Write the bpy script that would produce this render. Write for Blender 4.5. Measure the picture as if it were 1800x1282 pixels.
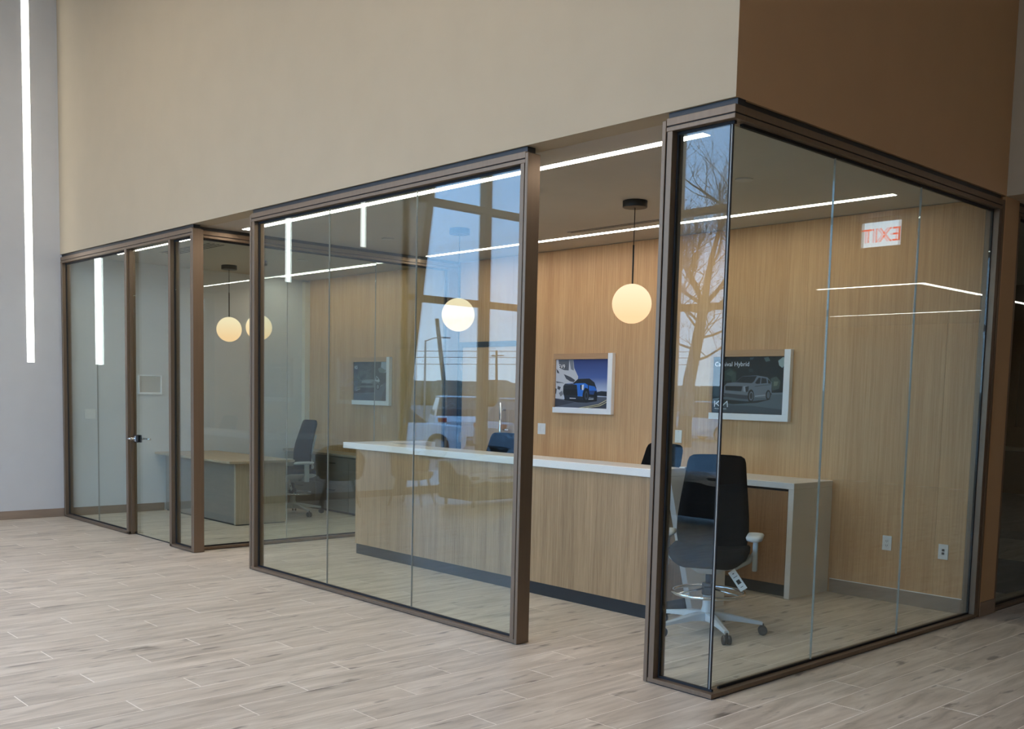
import bpy, bmesh, math, random
from mathutils import Vector, Matrix
random.seed(7)
C = bpy.context.scene.collection
scene = bpy.context.scene
for o in list(bpy.data.objects): bpy.data.objects.remove(o)

# ------------------------------------------------------------------ camera
yaw, pit, rol = math.radians(47.13390558), math.radians(-5.00845667), math.radians(1.32584904)
FPX, PPX, PPY = 1795.1, 892.2, 850.2
fwd = Vector((-math.sin(yaw)*math.cos(pit), math.cos(yaw)*math.cos(pit), math.sin(pit)))
rgt = Vector((math.cos(yaw), math.sin(yaw), 0.0)); upv = rgt.cross(fwd)
r2 = rgt*math.cos(rol) + upv*math.sin(rol); u2 = -rgt*math.sin(rol) + upv*math.cos(rol)
cd = bpy.data.cameras.new('camera'); cam = bpy.data.objects.new('camera', cd); C.objects.link(cam)
M = Matrix((r2, u2, -fwd)).transposed().to_4x4(); M.translation = Vector((3.1396, -4.42653, 1.6))
cam.matrix_world = M
cd.sensor_fit = 'HORIZONTAL'; cd.sensor_width = 36.0; cd.lens = 36.0*FPX/1800.0
cd.shift_x = (900.0-PPX)/1800.0; cd.shift_y = (PPY-641.0)/1800.0
cd.clip_start = 0.05; cd.clip_end = 600
scene.camera = cam

# ------------------------------------------------------------------ world: blue sky, paler to the horizon
SKY = 6.0
w = bpy.data.worlds.new('sky'); scene.world = w; w.use_nodes = True
nt = w.node_tree; nt.nodes.clear()
no = nt.nodes.new('ShaderNodeOutputWorld'); nb = nt.nodes.new('ShaderNodeBackground')
tc = nt.nodes.new('ShaderNodeTexCoord'); sx = nt.nodes.new('ShaderNodeSeparateXYZ'); cr = nt.nodes.new('ShaderNodeValToRGB')
nt.links.new(tc.outputs['Generated'], sx.inputs[0]); nt.links.new(sx.outputs['Z'], cr.inputs[0])
nt.links.new(cr.outputs[0], nb.inputs[0]); nt.links.new(nb.outputs[0], no.inputs[0]); nb.inputs[1].default_value = SKY
el = cr.color_ramp.elements
el[0].position = 0.0; el[0].color = (0.62, 0.79, 1.0, 1)
el[1].position = 0.55; el[1].color = (0.26, 0.53, 1.0, 1)
e = el.new(0.18); e.color = (0.34, 0.60, 1.0, 1)
w.cycles.sampling_method = 'MANUAL'; w.cycles.sample_map_resolution = 256

# ------------------------------------------------------------------ colour management
vs = scene.view_settings
scene.display_settings.display_device = 'sRGB'
vs.view_transform = 'Standard'; vs.look = 'None'; vs.exposure = 0.0; vs.gamma = 1.0; vs.use_curve_mapping = False
cy = scene.cycles
cy.max_bounces = 10; cy.diffuse_bounces = 5; cy.glossy_bounces = 5; cy.transparent_max_bounces = 24; cy.transmission_bounces = 6
cy.caustics_reflective = False; cy.caustics_refractive = False; cy.sample_clamp_indirect = 6.0

# light levels
L_OFFICE = 24.0      # ceiling light lines of the offices
L_WALL = 8.0        # vertical light strips in the grey wall
L_HALL_FILL = 44.0        # added unseen fill lights under the showroom ceiling
L_CORR = 14.0        # corridor light lines
L_GLOBE = 1.15       # pendant globes

# ------------------------------------------------------------------ materials
MATS = {}
def srgb(r, g, b):
    f = lambda c: (c/255/12.92) if c/255 <= 0.04045 else ((c/255+0.055)/1.055)**2.4
    return (f(r), f(g), f(b), 1.0)
def pbsdf(name, col, rough=0.6, metal=0.0, spec=0.5):
    m = bpy.data.materials.new(name); m.use_nodes = True
    b = m.node_tree.nodes['Principled BSDF']
    b.inputs['Base Color'].default_value = col if len(col) == 4 else (*col, 1)
    b.inputs['Roughness'].default_value = rough; b.inputs['Metallic'].default_value = metal
    b.inputs['Specular IOR Level'].default_value = spec
    MATS[name] = m
    return m
def N(m, t): return m.node_tree.nodes.new(t)
def LK(m, a, b): m.node_tree.links.new(a, b)
def noise_tint(m, scale, amount, stretch=(1, 1, 1), bump=0.0, detail=4, coord='Object'):
    """multiply the base colour by a soft noise, optional bump"""
    b = m.node_tree.nodes['Principled BSDF']; base = b.inputs['Base Color'].default_value[:]
    t = N(m, 'ShaderNodeTexCoord'); mp = N(m, 'ShaderNodeMapping'); mp.inputs['Scale'].default_value = stretch
    n = N(m, 'ShaderNodeTexNoise'); n.inputs['Scale'].default_value = scale; n.inputs['Detail'].default_value = detail
    r = N(m, 'ShaderNodeValToRGB')
    r.color_ramp.elements[0].position = 0.3; r.color_ramp.elements[1].position = 0.7
    r.color_ramp.elements[0].color = tuple(c*(1-amount) for c in base[:3])+(1,)
    r.color_ramp.elements[1].color = tuple(min(1, c*(1+amount)) for c in base[:3])+(1,)
    LK(m, t.outputs[coord], mp.inputs[0]); LK(m, mp.outputs[0], n.inputs['Vector'])
    LK(m, n.outputs['Fac'], r.inputs[0]); LK(m, r.outputs[0], b.inputs['Base Color'])
    if bump:
        bp = N(m, 'ShaderNodeBump'); bp.inputs['Strength'].default_value = bump; bp.inputs['Distance'].default_value = 0.01
        LK(m, n.outputs['Fac'], bp.inputs['Height']); LK(m, bp.outputs[0], b.inputs['Normal'])
    return m
def emit(name, col, s):
    m = bpy.data.materials.new(name); m.use_nodes = True; m.node_tree.nodes.clear()
    o = N(m, 'ShaderNodeOutputMaterial'); e = N(m, 'ShaderNodeEmission')
    e.inputs[0].default_value = (*col, 1); e.inputs[1].default_value = s
    LK(m, e.outputs[0], o.inputs[0]); MATS[name] = m
    return m
def glass(name, tint, gain=1.0):
    """architectural sheet glass: straight-through tinted transmission plus Fresnel mirror"""
    m = bpy.data.materials.new(name); m.use_nodes = True; m.node_tree.nodes.clear()
    o = N(m, 'ShaderNodeOutputMaterial'); tr = N(m, 'ShaderNodeBsdfTransparent'); gl = N(m, 'ShaderNodeBsdfGlossy')
    tr.inputs[0].default_value = (*tint, 1); gl.inputs['Roughness'].default_value = 0.0
    gl.inputs[0].default_value = (0.86, 0.95, 1, 1)
    g = N(m, 'ShaderNodeNewGeometry'); fr = N(m, 'ShaderNodeFresnel'); mx = N(m, 'ShaderNodeMix'); ms = N(m, 'ShaderNodeMixShader')
    mx.inputs[2].default_value = 1.52; mx.inputs[3].default_value = 1/1.52
    LK(m, g.outputs['Backfacing'], mx.inputs[0]); LK(m, mx.outputs[0], fr.inputs['IOR'])
    mu = N(m, 'ShaderNodeMath'); mu.operation = 'MULTIPLY'; mu.inputs[1].default_value = gain; mu.use_clamp = True
    LK(m, fr.outputs[0], mu.inputs[0]); LK(m, mu.outputs[0], ms.inputs[0])
    LK(m, tr.outputs[0], ms.inputs[1]); LK(m, gl.outputs[0], ms.inputs[2]); LK(m, ms.outputs[0], o.inputs[0])
    MATS[name] = m
    return m
def wood(name, c1, c2, fine=90.0, coarse=6.0, vert=True, rough=0.45):
    """veneer with straight vertical grain (object z)"""
    m = pbsdf(name, c1, rough); b = m.node_tree.nodes['Principled BSDF']
    t = N(m, 'ShaderNodeTexCoord'); oi = N(m, 'ShaderNodeObjectInfo')
    ad = N(m, 'ShaderNodeVectorMath'); ad.operation = 'ADD'
    sc = N(m, 'ShaderNodeVectorMath'); sc.operation = 'SCALE'; sc.inputs[0].default_value = (31.0, 17.0, 5.0)
    LK(m, oi.outputs['Random'], sc.inputs['Scale'])
    LK(m, t.outputs['Object'], ad.inputs[0]); LK(m, sc.outputs[0], ad.inputs[1])
    mp = N(m, 'ShaderNodeMapping'); mp.inputs['Scale'].default_value = (1, 1, 0.02) if vert else (0.02, 1, 1)
    LK(m, ad.outputs[0], mp.inputs[0])
    n1 = N(m, 'ShaderNodeTexNoise'); n1.inputs['Scale'].default_value = fine; n1.inputs['Detail'].default_value = 6; n1.inputs['Roughness'].default_value = 0.7
    n2 = N(m, 'ShaderNodeTexNoise'); n2.inputs['Scale'].default_value = coarse; n2.inputs['Detail'].default_value = 3
    LK(m, mp.outputs[0], n1.inputs['Vector']); LK(m, mp.outputs[0], n2.inputs['Vector'])
    mi = N(m, 'ShaderNodeMath'); mi.operation = 'MULTIPLY_ADD'; mi.inputs[1].default_value = 0.7
    m2 = N(m, 'ShaderNodeMath'); m2.operation = 'MULTIPLY'; m2.inputs[1].default_value = 0.35
    LK(m, n2.outputs['Fac'], m2.inputs[0]); LK(m, n1.outputs['Fac'], mi.inputs[0]); LK(m, m2.outputs[0], mi.inputs[2])
    r = N(m, 'ShaderNodeValToRGB'); r.color_ramp.elements[0].position = 0.36; r.color_ramp.elements[1].position = 0.68
    r.color_ramp.elements[0].color = c1; r.color_ramp.elements[1].color = c2
    LK(m, mi.outputs[0], r.inputs[0]); LK(m, r.outputs[0], b.inputs['Base Color'])
    bp = N(m, 'ShaderNodeBump'); bp.inputs['Strength'].default_value = 0.08; bp.inputs['Distance'].default_value = 0.004
    LK(m, n1.outputs['Fac'], bp.inputs['Height']); LK(m, bp.outputs[0], b.inputs['Normal'])
    return m
def plank_mat(name):
    m = pbsdf(name, (0.5, 0.43, 0.37, 1), 0.42); b = m.node_tree.nodes['Principled BSDF']
    t = N(m, 'ShaderNodeTexCoord'); oi = N(m, 'ShaderNodeObjectInfo'); ad = N(m, 'ShaderNodeVectorMath'); ad.operation = 'ADD'
    sc = N(m, 'ShaderNodeVectorMath'); sc.operation = 'SCALE'; sc.inputs[0].default_value = (37.0, 71.0, 13.0)
    LK(m, oi.outputs['Random'], sc.inputs['Scale']); LK(m, t.outputs['Object'], ad.inputs[0]); LK(m, sc.outputs[0], ad.inputs[1])
    mp = N(m, 'ShaderNodeMapping'); mp.inputs['Scale'].default_value = (1, 0.13, 1); LK(m, ad.outputs[0], mp.inputs[0])
    n1 = N(m, 'ShaderNodeTexNoise'); n1.inputs['Scale'].default_value = 14; n1.inputs['Detail'].default_value = 7; n1.inputs['Roughness'].default_value = 0.62
    n1.inputs['Distortion'].default_value = 0.6
    LK(m, mp.outputs[0], n1.inputs['Vector'])
    r = N(m, 'ShaderNodeValToRGB'); els = r.color_ramp.elements
    els[0].position = 0.22; els[0].color = srgb(148, 138, 124)
    els[1].position = 0.75; els[1].color = srgb(220, 210, 195)
    e1 = els.new(0.45); e1.color = srgb(190, 178, 162)
    LK(m, n1.outputs['Fac'], r.inputs[0])
    # dark knots and checks: sparse stretched streaks
    mp2 = N(m, 'ShaderNodeMapping'); mp2.inputs['Scale'].default_value = (1, 0.22, 1); LK(m, ad.outputs[0], mp2.inputs[0])
    n2 = N(m, 'ShaderNodeTexNoise'); n2.inputs['Scale'].default_value = 15; n2.inputs['Detail'].default_value = 3
    LK(m, mp2.outputs[0], n2.inputs['Vector'])
    k = N(m, 'ShaderNodeValToRGB'); k.color_ramp.elements[0].position = 0.635; k.color_ramp.elements[1].position = 0.72
    k.color_ramp.elements[0].color = (0, 0, 0, 1); k.color_ramp.elements[1].color = (0.75, 0.75, 0.75, 1)
    LK(m, n2.outputs['Fac'], k.inputs[0])
    mx = N(m, 'ShaderNodeMix'); mx.data_type = 'RGBA'; LK(m, k.outputs[0], mx.inputs[0]); LK(m, r.outputs[0], mx.inputs[6]); mx.inputs[7].default_value = srgb(98, 87, 78)
    # tile-to-tile tone
    hs = N(m, 'ShaderNodeHueSaturation'); ml = N(m, 'ShaderNodeMath'); ml.operation = 'MULTIPLY_ADD'; ml.inputs[1].default_value = 0.14; ml.inputs[2].default_value = 0.93
    LK(m, oi.outputs['Random'], ml.inputs[0]); LK(m, ml.outputs[0], hs.inputs['Value']); LK(m, mx.outputs[2], hs.inputs['Color'])
    LK(m, hs.outputs[0], b.inputs['Base Color'])
    bp = N(m, 'ShaderNodeBump'); bp.inputs['Strength'].default_value = 0.12; bp.inputs['Distance'].default_value = 0.004
    LK(m, n1.outputs['Fac'], bp.inputs['Height']); LK(m, bp.outputs[0], b.inputs['Normal'])
    return m

noise_tint(pbsdf('beige_paint', srgb(177, 163, 139), 0.75, spec=0.3), 3.0, 0.02)
noise_tint(pbsdf('brown_paint', srgb(188, 156, 120), 0.75, spec=0.3), 3.0, 0.02)
noise_tint(pbsdf('grey_paint', srgb(204, 206, 207), 0.7, spec=0.3), 3.0, 0.02)
noise_tint(pbsdf('cream_paint', srgb(215, 208, 190), 0.7, spec=0.3), 3.0, 0.02)
noise_tint(pbsdf('ceiling_paint', srgb(190, 181, 168), 0.85, spec=0.2), 3.0, 0.02)
noise_tint(pbsdf('bronze', srgb(122, 104, 86), 0.42, 0.55), 40, 0.05, (1, 1, 0.05))
pbsdf('black_rubber', (0.006, 0.006, 0.008, 1), 0.7)
noise_tint(pbsdf('black_plinth', (0.012, 0.013, 0.016, 1), 0.4), 30, 0.1)
pbsdf('black_steel', (0.014, 0.014, 0.015, 1), 0.45)
noise_tint(pbsdf('white_quartz', srgb(228, 227, 224), 0.25), 160, 0.05, detail=2)
noise_tint(pbsdf('white_plastic', srgb(226, 226, 222), 0.4), 60, 0.01)
noise_tint(pbsdf('socket_dark', (0.02, 0.02, 0.02, 1), 0.5), 60, 0.05)
noise_tint(pbsdf('chair_fabric', (0.005, 0.0055, 0.007, 1), 0.9, spec=0.1), 300, 0.35, bump=0.15)
noise_tint(pbsdf('chair_plastic', srgb(190, 196, 200), 0.45), 60, 0.02)
noise_tint(pbsdf('chrome', (0.75, 0.76, 0.78, 1), 0.12, 1.0), 60, 0.02)
noise_tint(pbsdf('caster_black', (0.03, 0.03, 0.032, 1), 0.5), 60, 0.1)
noise_tint(pbsdf('paper', srgb(232, 232, 228), 0.8), 60, 0.02)
noise_tint(pbsdf('ink', (0.03, 0.03, 0.03, 1), 0.8), 60, 0.02)
noise_tint(pbsdf('grout', srgb(244, 236, 226), 0.8), 60, 0.05)
noise_tint(pbsdf('pane_edge', srgb(150, 151, 146), 0.25), 60, 0.02)
noise_tint(pbsdf('frame_white', srgb(236, 238, 240), 0.4), 60, 0.01)
noise_tint(pbsdf('asphalt', srgb(112, 112, 112), 0.95), 4, 0.12)
noise_tint(pbsdf('dry_grass', srgb(120, 112, 84), 0.95), 3, 0.2)
noise_tint(pbsdf('concrete', srgb(176, 174, 168), 0.9), 5, 0.06)
noise_tint(pbsdf('bark', srgb(96, 86, 76), 0.95), 30, 0.25, (1, 1, 0.2), bump=0.4)
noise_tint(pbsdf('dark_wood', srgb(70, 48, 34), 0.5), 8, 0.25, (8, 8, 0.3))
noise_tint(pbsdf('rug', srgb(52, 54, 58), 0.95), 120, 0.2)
noise_tint(pbsdf('fabric_tan', srgb(150, 128, 104), 0.9), 120, 0.1)
noise_tint(pbsdf('fabric_dark', srgb(42, 40, 40), 0.9), 120, 0.1)
noise_tint(pbsdf('storefront_metal', srgb(120, 108, 94), 0.5, 0.3), 20, 0.04)
noise_tint(pbsdf('tyre', (0.015, 0.015, 0.015, 1), 0.8), 60, 0.1)
noise_tint(pbsdf('car_white', srgb(230, 232, 235), 0.25), 4, 0.01)
noise_tint(pbsdf('car_silver', srgb(160, 164, 170), 0.25, 0.3), 4, 0.01)
noise_tint(pbsdf('car_glass', (0.02, 0.025, 0.03, 1), 0.08), 4, 0.05)
noise_tint(pbsdf('car_red', srgb(190, 20, 24), 0.3), 4, 0.05)
noise_tint(pbsdf('treeline', srgb(84, 84, 70), 0.95), 2, 0.3)
noise_tint(pbsdf('disc_white', srgb(190, 184, 174), 0.6), 60, 0.01)
wood('wall_veneer', srgb(176, 134, 90), srgb(212, 174, 128))
wood('desk_veneer', srgb(134, 105, 74), srgb(182, 150, 113), fine=150, coarse=14)
wood('credenza_veneer', srgb(128, 92, 58), srgb(168, 128, 88), fine=120, coarse=9)
wood('office_veneer', srgb(150, 136, 117), srgb(180, 165, 144), fine=120, coarse=9)
wood('frame_veneer', srgb(160, 124, 90), srgb(190, 154, 116), fine=120, coarse=9, vert=False)
noise_tint(pbsdf('drawer_grey', srgb(128, 120, 112), 0.5), 40, 0.05, (0.1, 1, 1))
plank_mat('plank_tile')
noise_tint(pbsdf('base_tile', srgb(146, 128, 111), 0.5), 9, 0.14, (0.25, 0.25, 2.0), detail=6)
emit('light_line', (1.0, 0.90, 0.78), L_OFFICE)
emit('light_strip', (1.0, 0.97, 0.92), L_WALL)
emit('hall_fill', (1.0, 0.84, 0.66), L_HALL_FILL)
emit('light_corridor', (1.0, 0.9, 0.78), L_CORR)
emit('exit_red', (1.0, 0.06, 0.04), 3.6)
emit('exit_panel', (0.75, 0.88, 1.0), 3.2)
glass('partition_glass', (0.905, 0.945, 0.925))
glass('storefront_glass', (0.97, 0.98, 0.98))
glass('exit_acrylic', (0.96, 0.97, 0.98))
# globe: opal glass, warm, a little brighter at the top
def globe_mat():
    m = bpy.data.materials.new('opal_globe'); m.use_nodes = True; m.node_tree.nodes.clear()
    o = N(m, 'ShaderNodeOutputMaterial'); e = N(m, 'ShaderNodeEmission'); lw = N(m, 'ShaderNodeLayerWeight'); lw.inputs[0].default_value = 0.35
    tcn = N(m, 'ShaderNodeTexCoord'); s = N(m, 'ShaderNodeSeparateXYZ'); LK(m, tcn.outputs['Generated'], s.inputs[0])
    r = N(m, 'ShaderNodeValToRGB'); r.color_ramp.elements[0].color = (1.0, 0.66, 0.36, 1); r.color_ramp.elements[1].color = (1.0, 0.82, 0.54, 1)
    r.color_ramp.elements[1].position = 0.85; r.color_ramp.elements[0].position = 0.15
    LK(m, s.outputs['Z'], r.inputs[0]); LK(m, r.outputs[0], e.inputs[0]); e.inputs[1].default_value = L_GLOBE
    LK(m, e.outputs[0], o.inputs[0]); MATS['opal_globe'] = m
globe_mat()

# ------------------------------------------------------------------ mesh helpers
class B:
    def __init__(self): self.bm = bmesh.new()
    def _mi(self, faces, mi):
        for f in faces: f.material_index = mi
    def box(self, x0, x1, y0, y1, z0, z1, bev=0.0, mi=0, seg=1, smooth=False):
        x0, x1 = sorted((x0, x1)); y0, y1 = sorted((y0, y1)); z0, z1 = sorted((z0, z1))
        v = [self.bm.verts.new(p) for p in ((x0,y0,z0),(x1,y0,z0),(x1,y1,z0),(x0,y1,z0),(x0,y0,z1),(x1,y0,z1),(x1,y1,z1),(x0,y1,z1))]
        fs = [self.bm.faces.new([v[i] for i in q]) for q in ((3,2,1,0),(4,5,6,7),(0,1,5,4),(1,2,6,5),(2,3,7,6),(3,0,4,7))]
        self._mi(fs, mi)
        if bev > 0:
            es = list({e for f in fs for e in f.edges})
            r = bmesh.ops.bevel(self.bm, geom=es, offset=bev, segments=seg, affect='EDGES', profile=0.5)
            for f in r['faces']: f.material_index = mi; f.smooth = smooth
        return self
    def prism(self, pts, d, axis, a, mi=0):
        """2D polygon extruded along axis from a to a+d; pts are the two other coordinates in xyz order"""
        def P(p, t):
            l = list(p); l.insert(axis, t); return l
        v0 = [self.bm.verts.new(P(p, a)) for p in pts]; v1 = [self.bm.verts.new(P(p, a+d)) for p in pts]
        fs = [self.bm.faces.new(v0), self.bm.faces.new(v1[::-1])]
        n = len(pts)
        for i in range(n): fs.append(self.bm.faces.new((v0[i], v1[i], v1[(i+1)%n], v0[(i+1)%n])))
        bmesh.ops.recalc_face_normals(self.bm, faces=fs); self._mi(fs, mi)
        return self
    def ring_loft(self, rings, mi=0, smooth=True, closed=True, cap=True):
        vs = [[self.bm.verts.new(p) for p in r] for r in rings]; fs = []
        n = len(rings[0])
        for a, b in zip(vs[:-1], vs[1:]):
            for i in range(n if closed else n-1):
                f = self.bm.faces.new((a[i], a[(i+1)%n], b[(i+1)%n], b[i])); f.smooth = smooth; fs.append(f)
        if cap:
            fs.append(self.bm.faces.new(vs[0][::-1])); fs.append(self.bm.faces.new(vs[-1]))
        bmesh.ops.recalc_face_normals(self.bm, faces=fs); self._mi(fs, mi)
        return self
    def tube(self, pts, r, n=10, mi=0, closed=False):
        pts = [Vector(p) for p in pts]; rs = r if isinstance(r, (list, tuple)) else [r]*len(pts)
        rings = []; m = len(pts); ref = None
        for i, p in enumerate(pts):
            if closed: t = (pts[(i+1)%m]-pts[(i-1)%m]).normalized()
            else: t = (pts[min(i+1, m-1)]-pts[max(i-1, 0)]).normalized()
            if ref is None:
                ref = Vector((0, 0, 1)) if abs(t.z) < 0.9 else Vector((1, 0, 0))
            a = t.cross(ref).normalized(); b = a.cross(t).normalized(); ref = b
            rings.append([p+(a*math.cos(2*math.pi*k/n)+b*math.sin(2*math.pi*k/n))*rs[i] for k in range(n)])
        if closed:
            vs = [[self.bm.verts.new(q) for q in rg] for rg in rings]; fs = []
            for i in range(m):
                A, Bq = vs[i], vs[(i+1)%m]
                for k in range(n):
                    f = self.bm.faces.new((A[k], A[(k+1)%n], Bq[(k+1)%n], Bq[k])); f.smooth = True; fs.append(f)
            bmesh.ops.recalc_face_normals(self.bm, faces=fs); self._mi(fs, mi)
        else: self.ring_loft(rings, mi)
        return self
    def lathe(self, prof, c, n=24, mi=0, cap=True):
        cx, cy_, cz = c
        self.ring_loft([[(cx+r*math.cos(2*math.pi*k/n), cy_+r*math.sin(2*math.pi*k/n), cz+z) for k in range(n)] for r, z in prof], mi, cap=cap)
        return self
    def sphere(self, c, r, u=28, v=16, mi=0):
        prof = [(max(1e-4, r*math.sin(math.pi*i/v)), -r*math.cos(math.pi*i/v)) for i in range(v+1)]
        return self.lathe(prof, c, u, mi)
    def xform(self, mat):
        bmesh.ops.transform(self.bm, matrix=mat, verts=self.bm.verts); return self
    def done(self, name, mats, parent=None):
        """link as ONE object; vertex coordinates are world ones unless the parent sits elsewhere"""
        me = bpy.data.meshes.new(name); self.bm.to_mesh(me); self.bm.free()
        for q in (mats if isinstance(mats, (list, tuple)) else [mats]): me.materials.append(MATS[q] if isinstance(q, str) else q)
        o = bpy.data.objects.new(name, me); C.objects.link(o)
        if parent is not None:
            o.parent = parent
            wl = world_loc(parent)
            if wl.length > 0: me.transform(Matrix.Translation(-wl))
        return o
def world_loc(o):
    l = Vector((0, 0, 0))
    while o is not None: l = l + Vector(o.location); o = o.parent
    return l
def thing(name, label, cat, loc=(0, 0, 0), group=None):
    o = bpy.data.objects.new(name, None); o.empty_display_size = 0.1; C.objects.link(o); o.location = loc
    o['label'] = label; o['category'] = cat
    if group: o['group'] = group
    return o
def tag(o, label, cat, group=None):
    o['label'] = label; o['category'] = cat
    if group: o['group'] = group
    return o
def struct(o): o['kind'] = 'structure'; return o
def box(name, mat, parent, *a, **k): return B().box(*a, **k).done(name, mat, parent)
def copy_tree(src, loc, rz=None, **props):
    """copies a thing with its parts and sub-parts"""
    r = src.copy(); C.objects.link(r); r.location = loc
    if rz is not None: r.rotation_euler = (0, 0, rz)
    for k, v in props.items(): r[k] = v
    for ch in list(src.children):
        c = ch.copy(); C.objects.link(c); c.parent = r
        for g in list(ch.children):
            d = g.copy(); C.objects.link(d); d.parent = c
    return r
def text_mesh(name, s, size, mat, parent, loc, rot=(math.pi/2, 0, 0), align='LEFT', extrude=0.0004):
    cu = bpy.data.curves.new('t', 'FONT'); cu.body = s; cu.size = size; cu.align_x = align; cu.extrude = extrude; cu.resolution_u = 2
    to = bpy.data.objects.new('t', cu); C.objects.link(to)
    bpy.context.view_layer.update()
    me = bpy.data.meshes.new_from_object(to.evaluated_get(bpy.context.evaluated_depsgraph_get()))
    bpy.data.objects.remove(to); bpy.data.curves.remove(cu)
    me.name = name; me.materials.clear(); me.materials.append(MATS[mat])
    from mathutils import Euler
    me.transform(Matrix.Translation(Vector(loc)-world_loc(parent)) @ Euler(rot).to_matrix().to_4x4())
    o = bpy.data.objects.new(name, me); C.objects.link(o); o.parent = parent
    return o

# ------------------------------------------------------------------ main dimensions (metres)
XG = -9.52          # face of the grey wall and of the west storefront
D = 3.38            # face of the veneer wall at the back
H = 3.125           # ceiling of offices and corridor
H2 = 6.2            # ceiling of the showroom
YS = -8.8           # south storefront
XE = 8.0            # east wall
XS = -6.2           # glass wall between office and reception

# ------------------------------------------------------------------ floor with its tile planks
floor = struct(box('floor', 'grout', None, XG-0.3, XE+0.2, YS-0.2, 15.2, -0.2, -0.0009))
PW, PL, G = 0.2093, 1.221, 0.0058
def plank_mesh():
    b = B(); b.box(-PW/2+G/2, PW/2-G/2, -PL/2+G/2, PL/2-G/2, -0.006, 0.0, 0.0008)
    me = bpy.data.meshes.new('plank'); b.bm.to_mesh(me); b.bm.free(); me.materials.append(MATS['plank_tile']); return me
pm = plank_mesh()
cpos = Vector((3.1396, -4.42653, 1.6))
cells = []
for k in range(-47, 38):
    xc = 0.205 + (k+0.5)*PW
    y0 = 0.88 - 0.407*(k % 3)
    for n in range(-8, 13):
        yc = y0 + (n+0.5)*PL
        if not (YS-0.1 < yc < 15): continue
        if xc < XG-0.1 or xc > XE: continue
        d = Vector((xc, yc, 0)) - cpos
        z = d.dot(fwd); vis = False
        if z > 0.4:
            for dy in (-0.6, 0, 0.6):
                q = d + Vector((0, dy, 0)); zz = max(0.3, q.dot(fwd))
                px = PPX + FPX*q.dot(r2)/zz; py = PPY - FPX*q.dot(u2)/zz
                if -60 < px < 1860 and py < 1360: vis = True
            if xc < 0.1 and yc > 3.6: vis = False
        cells.append((not vis, d.length if vis else 99+d.length, xc, yc))
cells.sort()
rest = B()
for i, (nv, dist, xc, yc) in enumerate(cells):
    if i < 300 and not nv:
        o = bpy.data.objects.new('plank', pm); C.objects.link(o); o.parent = floor; o.location = (xc, yc, random.uniform(-0.0004, 0.0004))
    else:
        rest.box(xc-PW/2+G/2, xc+PW/2-G/2, yc-PL/2+G/2, yc+PL/2-G/2, -0.006, 0.0)
ro = rest.done('plank_field', 'plank_tile', floor); ro['kind'] = 'stuff'

# ------------------------------------------------------------------ walls and ceilings
# grey wall with its slanted south edge (z up, y along the wall)
wl = struct(B().prism([(3.6, 0), (3.6, H2), (-5.62, H2), (-4.83, 0)], -0.25, 0, XG).done('wall_left', 'grey_paint'))
B().prism([(-4.83, 0), (-5.62, H2), (-5.73, H2), (-4.94, 0)], -0.25, 0, XG+0.03).done('slanted_jamb', 'storefront_metal', wl)
struct(B().box(XG, XG+0.012, -4.82, 1.26, 0, 0.1, 0.002).done('baseboard_left', 'base_tile'))
# veneer wall at the back, in panels
wb = struct(box('wall_back', 'cream_paint', None, XG, -0.02, D+0.02, D+0.2, 0, H))
edges = [-9.44]
x = -4.03-1.22*4
while x < -0.1:
    if x > -9.40: edges.append(x)
    x += 1.22
edges.append(-0.0)
for a, b2 in zip(edges[:-1], edges[1:]):
    if b2 > -5.0 and a < -6.2: pass
    box('veneer_panel', 'wall_veneer', wb, a+0.0008, b2-0.0008, D, D+0.02, 0, H-0.005)
box('cream_strip', 'cream_paint', wb, XG, -9.44, D-0.08, D+0.02, 0, H-0.03)
struct(B().box(-1.245, -0.1, D-0.012, D, 0, 0.112, 0.002).box(-1.245, -0.1, D-0.011, D, 0.112, 0.116, mi=1).done('baseboard_back', ['base_tile', 'frame_white']))
# fascias above the glass
struct(B().prism([(XG, 0), (-0.0005, 0), (-0.18, 0.1795), (XG, 0.1795)], H2-H, 2, H).done('wall_front', 'beige_paint'))
struct(B().prism([(0, 0.0005), (0, 3.394), (-0.18, 3.394), (-0.18, 0.181)], H2-H, 2, H).done('wall_right', 'brown_paint'))
struct(box('wall_step', 'beige_paint', None, -0.18, XE, 3.395, 3.58, H, H2))
# pier between the two glass walls
pier = struct(box('wall_pier', 'brown_paint', None, -0.22, -0.006, 3.395, 3.655, 0.0, H))
B().box(-0.2, 0.004, 3.388, 3.66, 0, 0.11, 0.002).done('skirting', 'base_tile', pier)
# ceilings
struct(box('ceiling', 'ceiling_paint', None, XG, -0.181, 0.18, D+0.2, H, H+0.12))
struct(box('ceiling_corridor', 'ceiling_paint', None, -5.0, XE, 3.58, 15, H, H+0.12))
struct(box('ceiling_showroom', 'ceiling_paint', None, XG-0.3, XE+0.2, YS-0.2, 3.58, H2, H2+0.15))
struct(box('wall_east', 'brown_paint', None, XE, XE+0.2, YS-0.2, 15, 0, H2))
struct(box('wall_far', 'brown_paint', None, -5.0, XE, 15, 15.2, 0, H))
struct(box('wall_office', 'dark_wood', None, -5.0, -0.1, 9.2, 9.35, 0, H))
struct(box('wall_office_left', 'dark_wood', None, -5.1, -5.0, D+0.2, 15, 0, H))

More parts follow.
